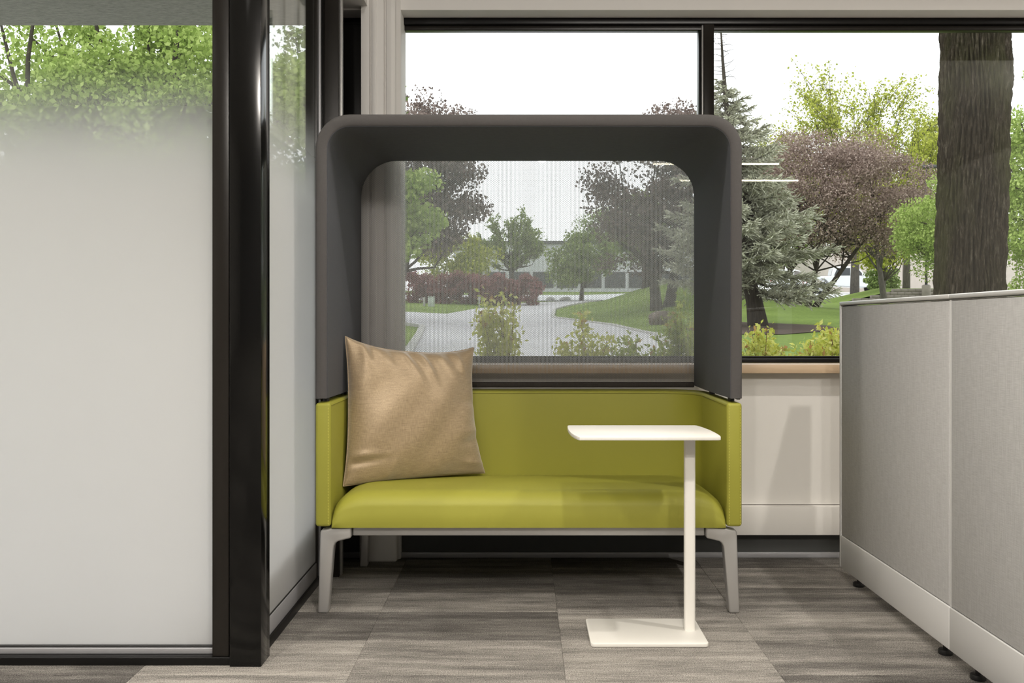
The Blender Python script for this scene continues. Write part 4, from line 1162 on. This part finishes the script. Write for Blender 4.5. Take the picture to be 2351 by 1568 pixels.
# block retaining wall: courses of separate blocks
m_block = plain('tan_wall_block', (0.23, 0.20, 0.175), 0.95, var=0.25, vscale=3, bump=0.6, bscale=60)
rx, ry = 13.4, 39.6
rw = empty('retaining_wall', (rx, ry, tzf(rx, ry)), label='tan block retaining wall with a grass bank above', cat='retaining wall')
bme = box('block', -0.148, 0.148, 0, 0.28, 0.0, 0.128, m_block, rw, 0.012, 1)
first = True
for c_ in range(5):
    for k in range(24 if c_ else 24):
        x = k*0.30 + (0.15 if c_ % 2 else 0)
        if x < c_*0.55 - 0.2: continue
        if first: o = bme; first = False
        else: o = bme.copy(); COL.objects.link(o); o.parent = rw
        o.location = (x, 0.012*c_ + 0.002*((k*7) % 3), -0.05 + c_*0.132)
bank = ribbon('grass_bank', [(13.2, 39.95), (16, 39.95), (21, 39.95)], [(13.2, 46), (16, 46), (24, 46)], m_grass, 0.0)
V = np.empty(len(bank.data.vertices)*3); bank.data.vertices.foreach_get('co', V); V = V.reshape(-1, 3)
V[:, 2] += 0.60*np.clip((V[:, 0] - 13.2)/2.6, 0, 1)*np.clip(1.0 - (V[:, 1] - 43)/3, 0, 1)
bank.data.vertices.foreach_set('co', V.ravel()); bank.data.update()

# lamp post
lx, ly = 16.55, 39.3
lp = empty('lamp_post', (lx, ly, tzf(lx, ly)), label='dark lamp post on a concrete footing by the retaining wall', cat='lamp post')
cyl('footing', (0, 0, -0.2), 0.17, 0.95, m_block, lp, 20, bevel=0.02)
MB().tube([(0, 0, 0.74), (0, 0, 5.6)], [0.055, 0.04], 10).build('pole', m_dtrim, lp)
box('base_flange', -0.10, 0.10, -0.10, 0.10, 0.745, 0.775, m_dtrim, lp, 0.01)
box('lamp_head', -0.15, 0.55, -0.13, 0.13, 5.55, 5.68, m_dtrim, lp, 0.03)
# little things on the far verge
m_util = plain('pale_green_metal', (0.45, 0.50, 0.45), 0.6)
ux, uy = -3.55, 37.2
u = empty('utility_box', (ux, uy, tzf(ux, uy)), label='pale green utility box in front of the red hedge', cat='utility box')
box('cabinet', -0.13, 0.13, -0.1, 0.1, -0.02, 0.36, m_util, u, 0.015); box('lid', -0.14, 0.14, -0.11, 0.11, 0.36, 0.39, m_util, u, 0.01)
ux = -3.82
u = empty('bollard', (ux, uy, tzf(ux, uy)), label='short pale bollard beside the utility box', cat='bollard')
cyl('post', (0, 0, -0.02), 0.045, 0.34, m_curb, u, 12); cyl('cap', (0, 0, 0.32), 0.05, 0.03, m_curb, u, 12)
ux, uy = -1.72, 38.0
u = empty('sign_post', (ux, uy, tzf(ux, uy)), label='thin pale post standing before the red hedge', cat='post')
cyl('post', (0, 0, -0.02), 0.03, 0.55, m_curb, u, 10); box('plate', -0.05, 0.05, -0.036, -0.028, 0.34, 0.52, m_curb, u)
# boulder
def boulder(x, y, sx, sy, sz, seed, label):
    bm = bmesh.new(); bmesh.ops.create_icosphere(bm, subdivisions=4, radius=1)
    r = np.random.default_rng(seed); K = r.normal(size=(10, 3)); K /= np.linalg.norm(K, axis=1, keepdims=True)
    for v in bm.verts:
        p = np.array(v.co); k = min([1.0] + [0.80/max(1e-3, float(p @ q)) for q in K if p @ q > 0.80])
        p = p*k + 0.03*np.sin(7*p[[1, 2, 0]] + seed); v.co = (p[0]*sx, p[1]*sy, p[2]*sz)
    for f in bm.faces: f.smooth = True
    o = bm_done(bm, 'boulder', plain('brown_rock', (0.17, 0.13, 0.11), 0.95, var=0.35, vscale=5, bump=0.8, bscale=30))
    o.location = (x, y, tzf(x, y) + sz*0.45); tag(o, label, 'rock'); return o
for x_, w_ in ((0.53, 0.24), (1.35, 0.22), (2.05, 0.28)):
    b_ = boulder(x_, 46.3, w_, 0.2, 0.14, int(x_*10) + 3, 'pale rounded boulder at the end of the road before the grey building')
    b_['group'] = 'pale boulders at the end of the road'; b_.data.materials[0] = m_curb
boulder(3.15, 21.8, 0.30, 0.25, 0.24, 4, 'brown boulder on the grass mound behind the shrubs')
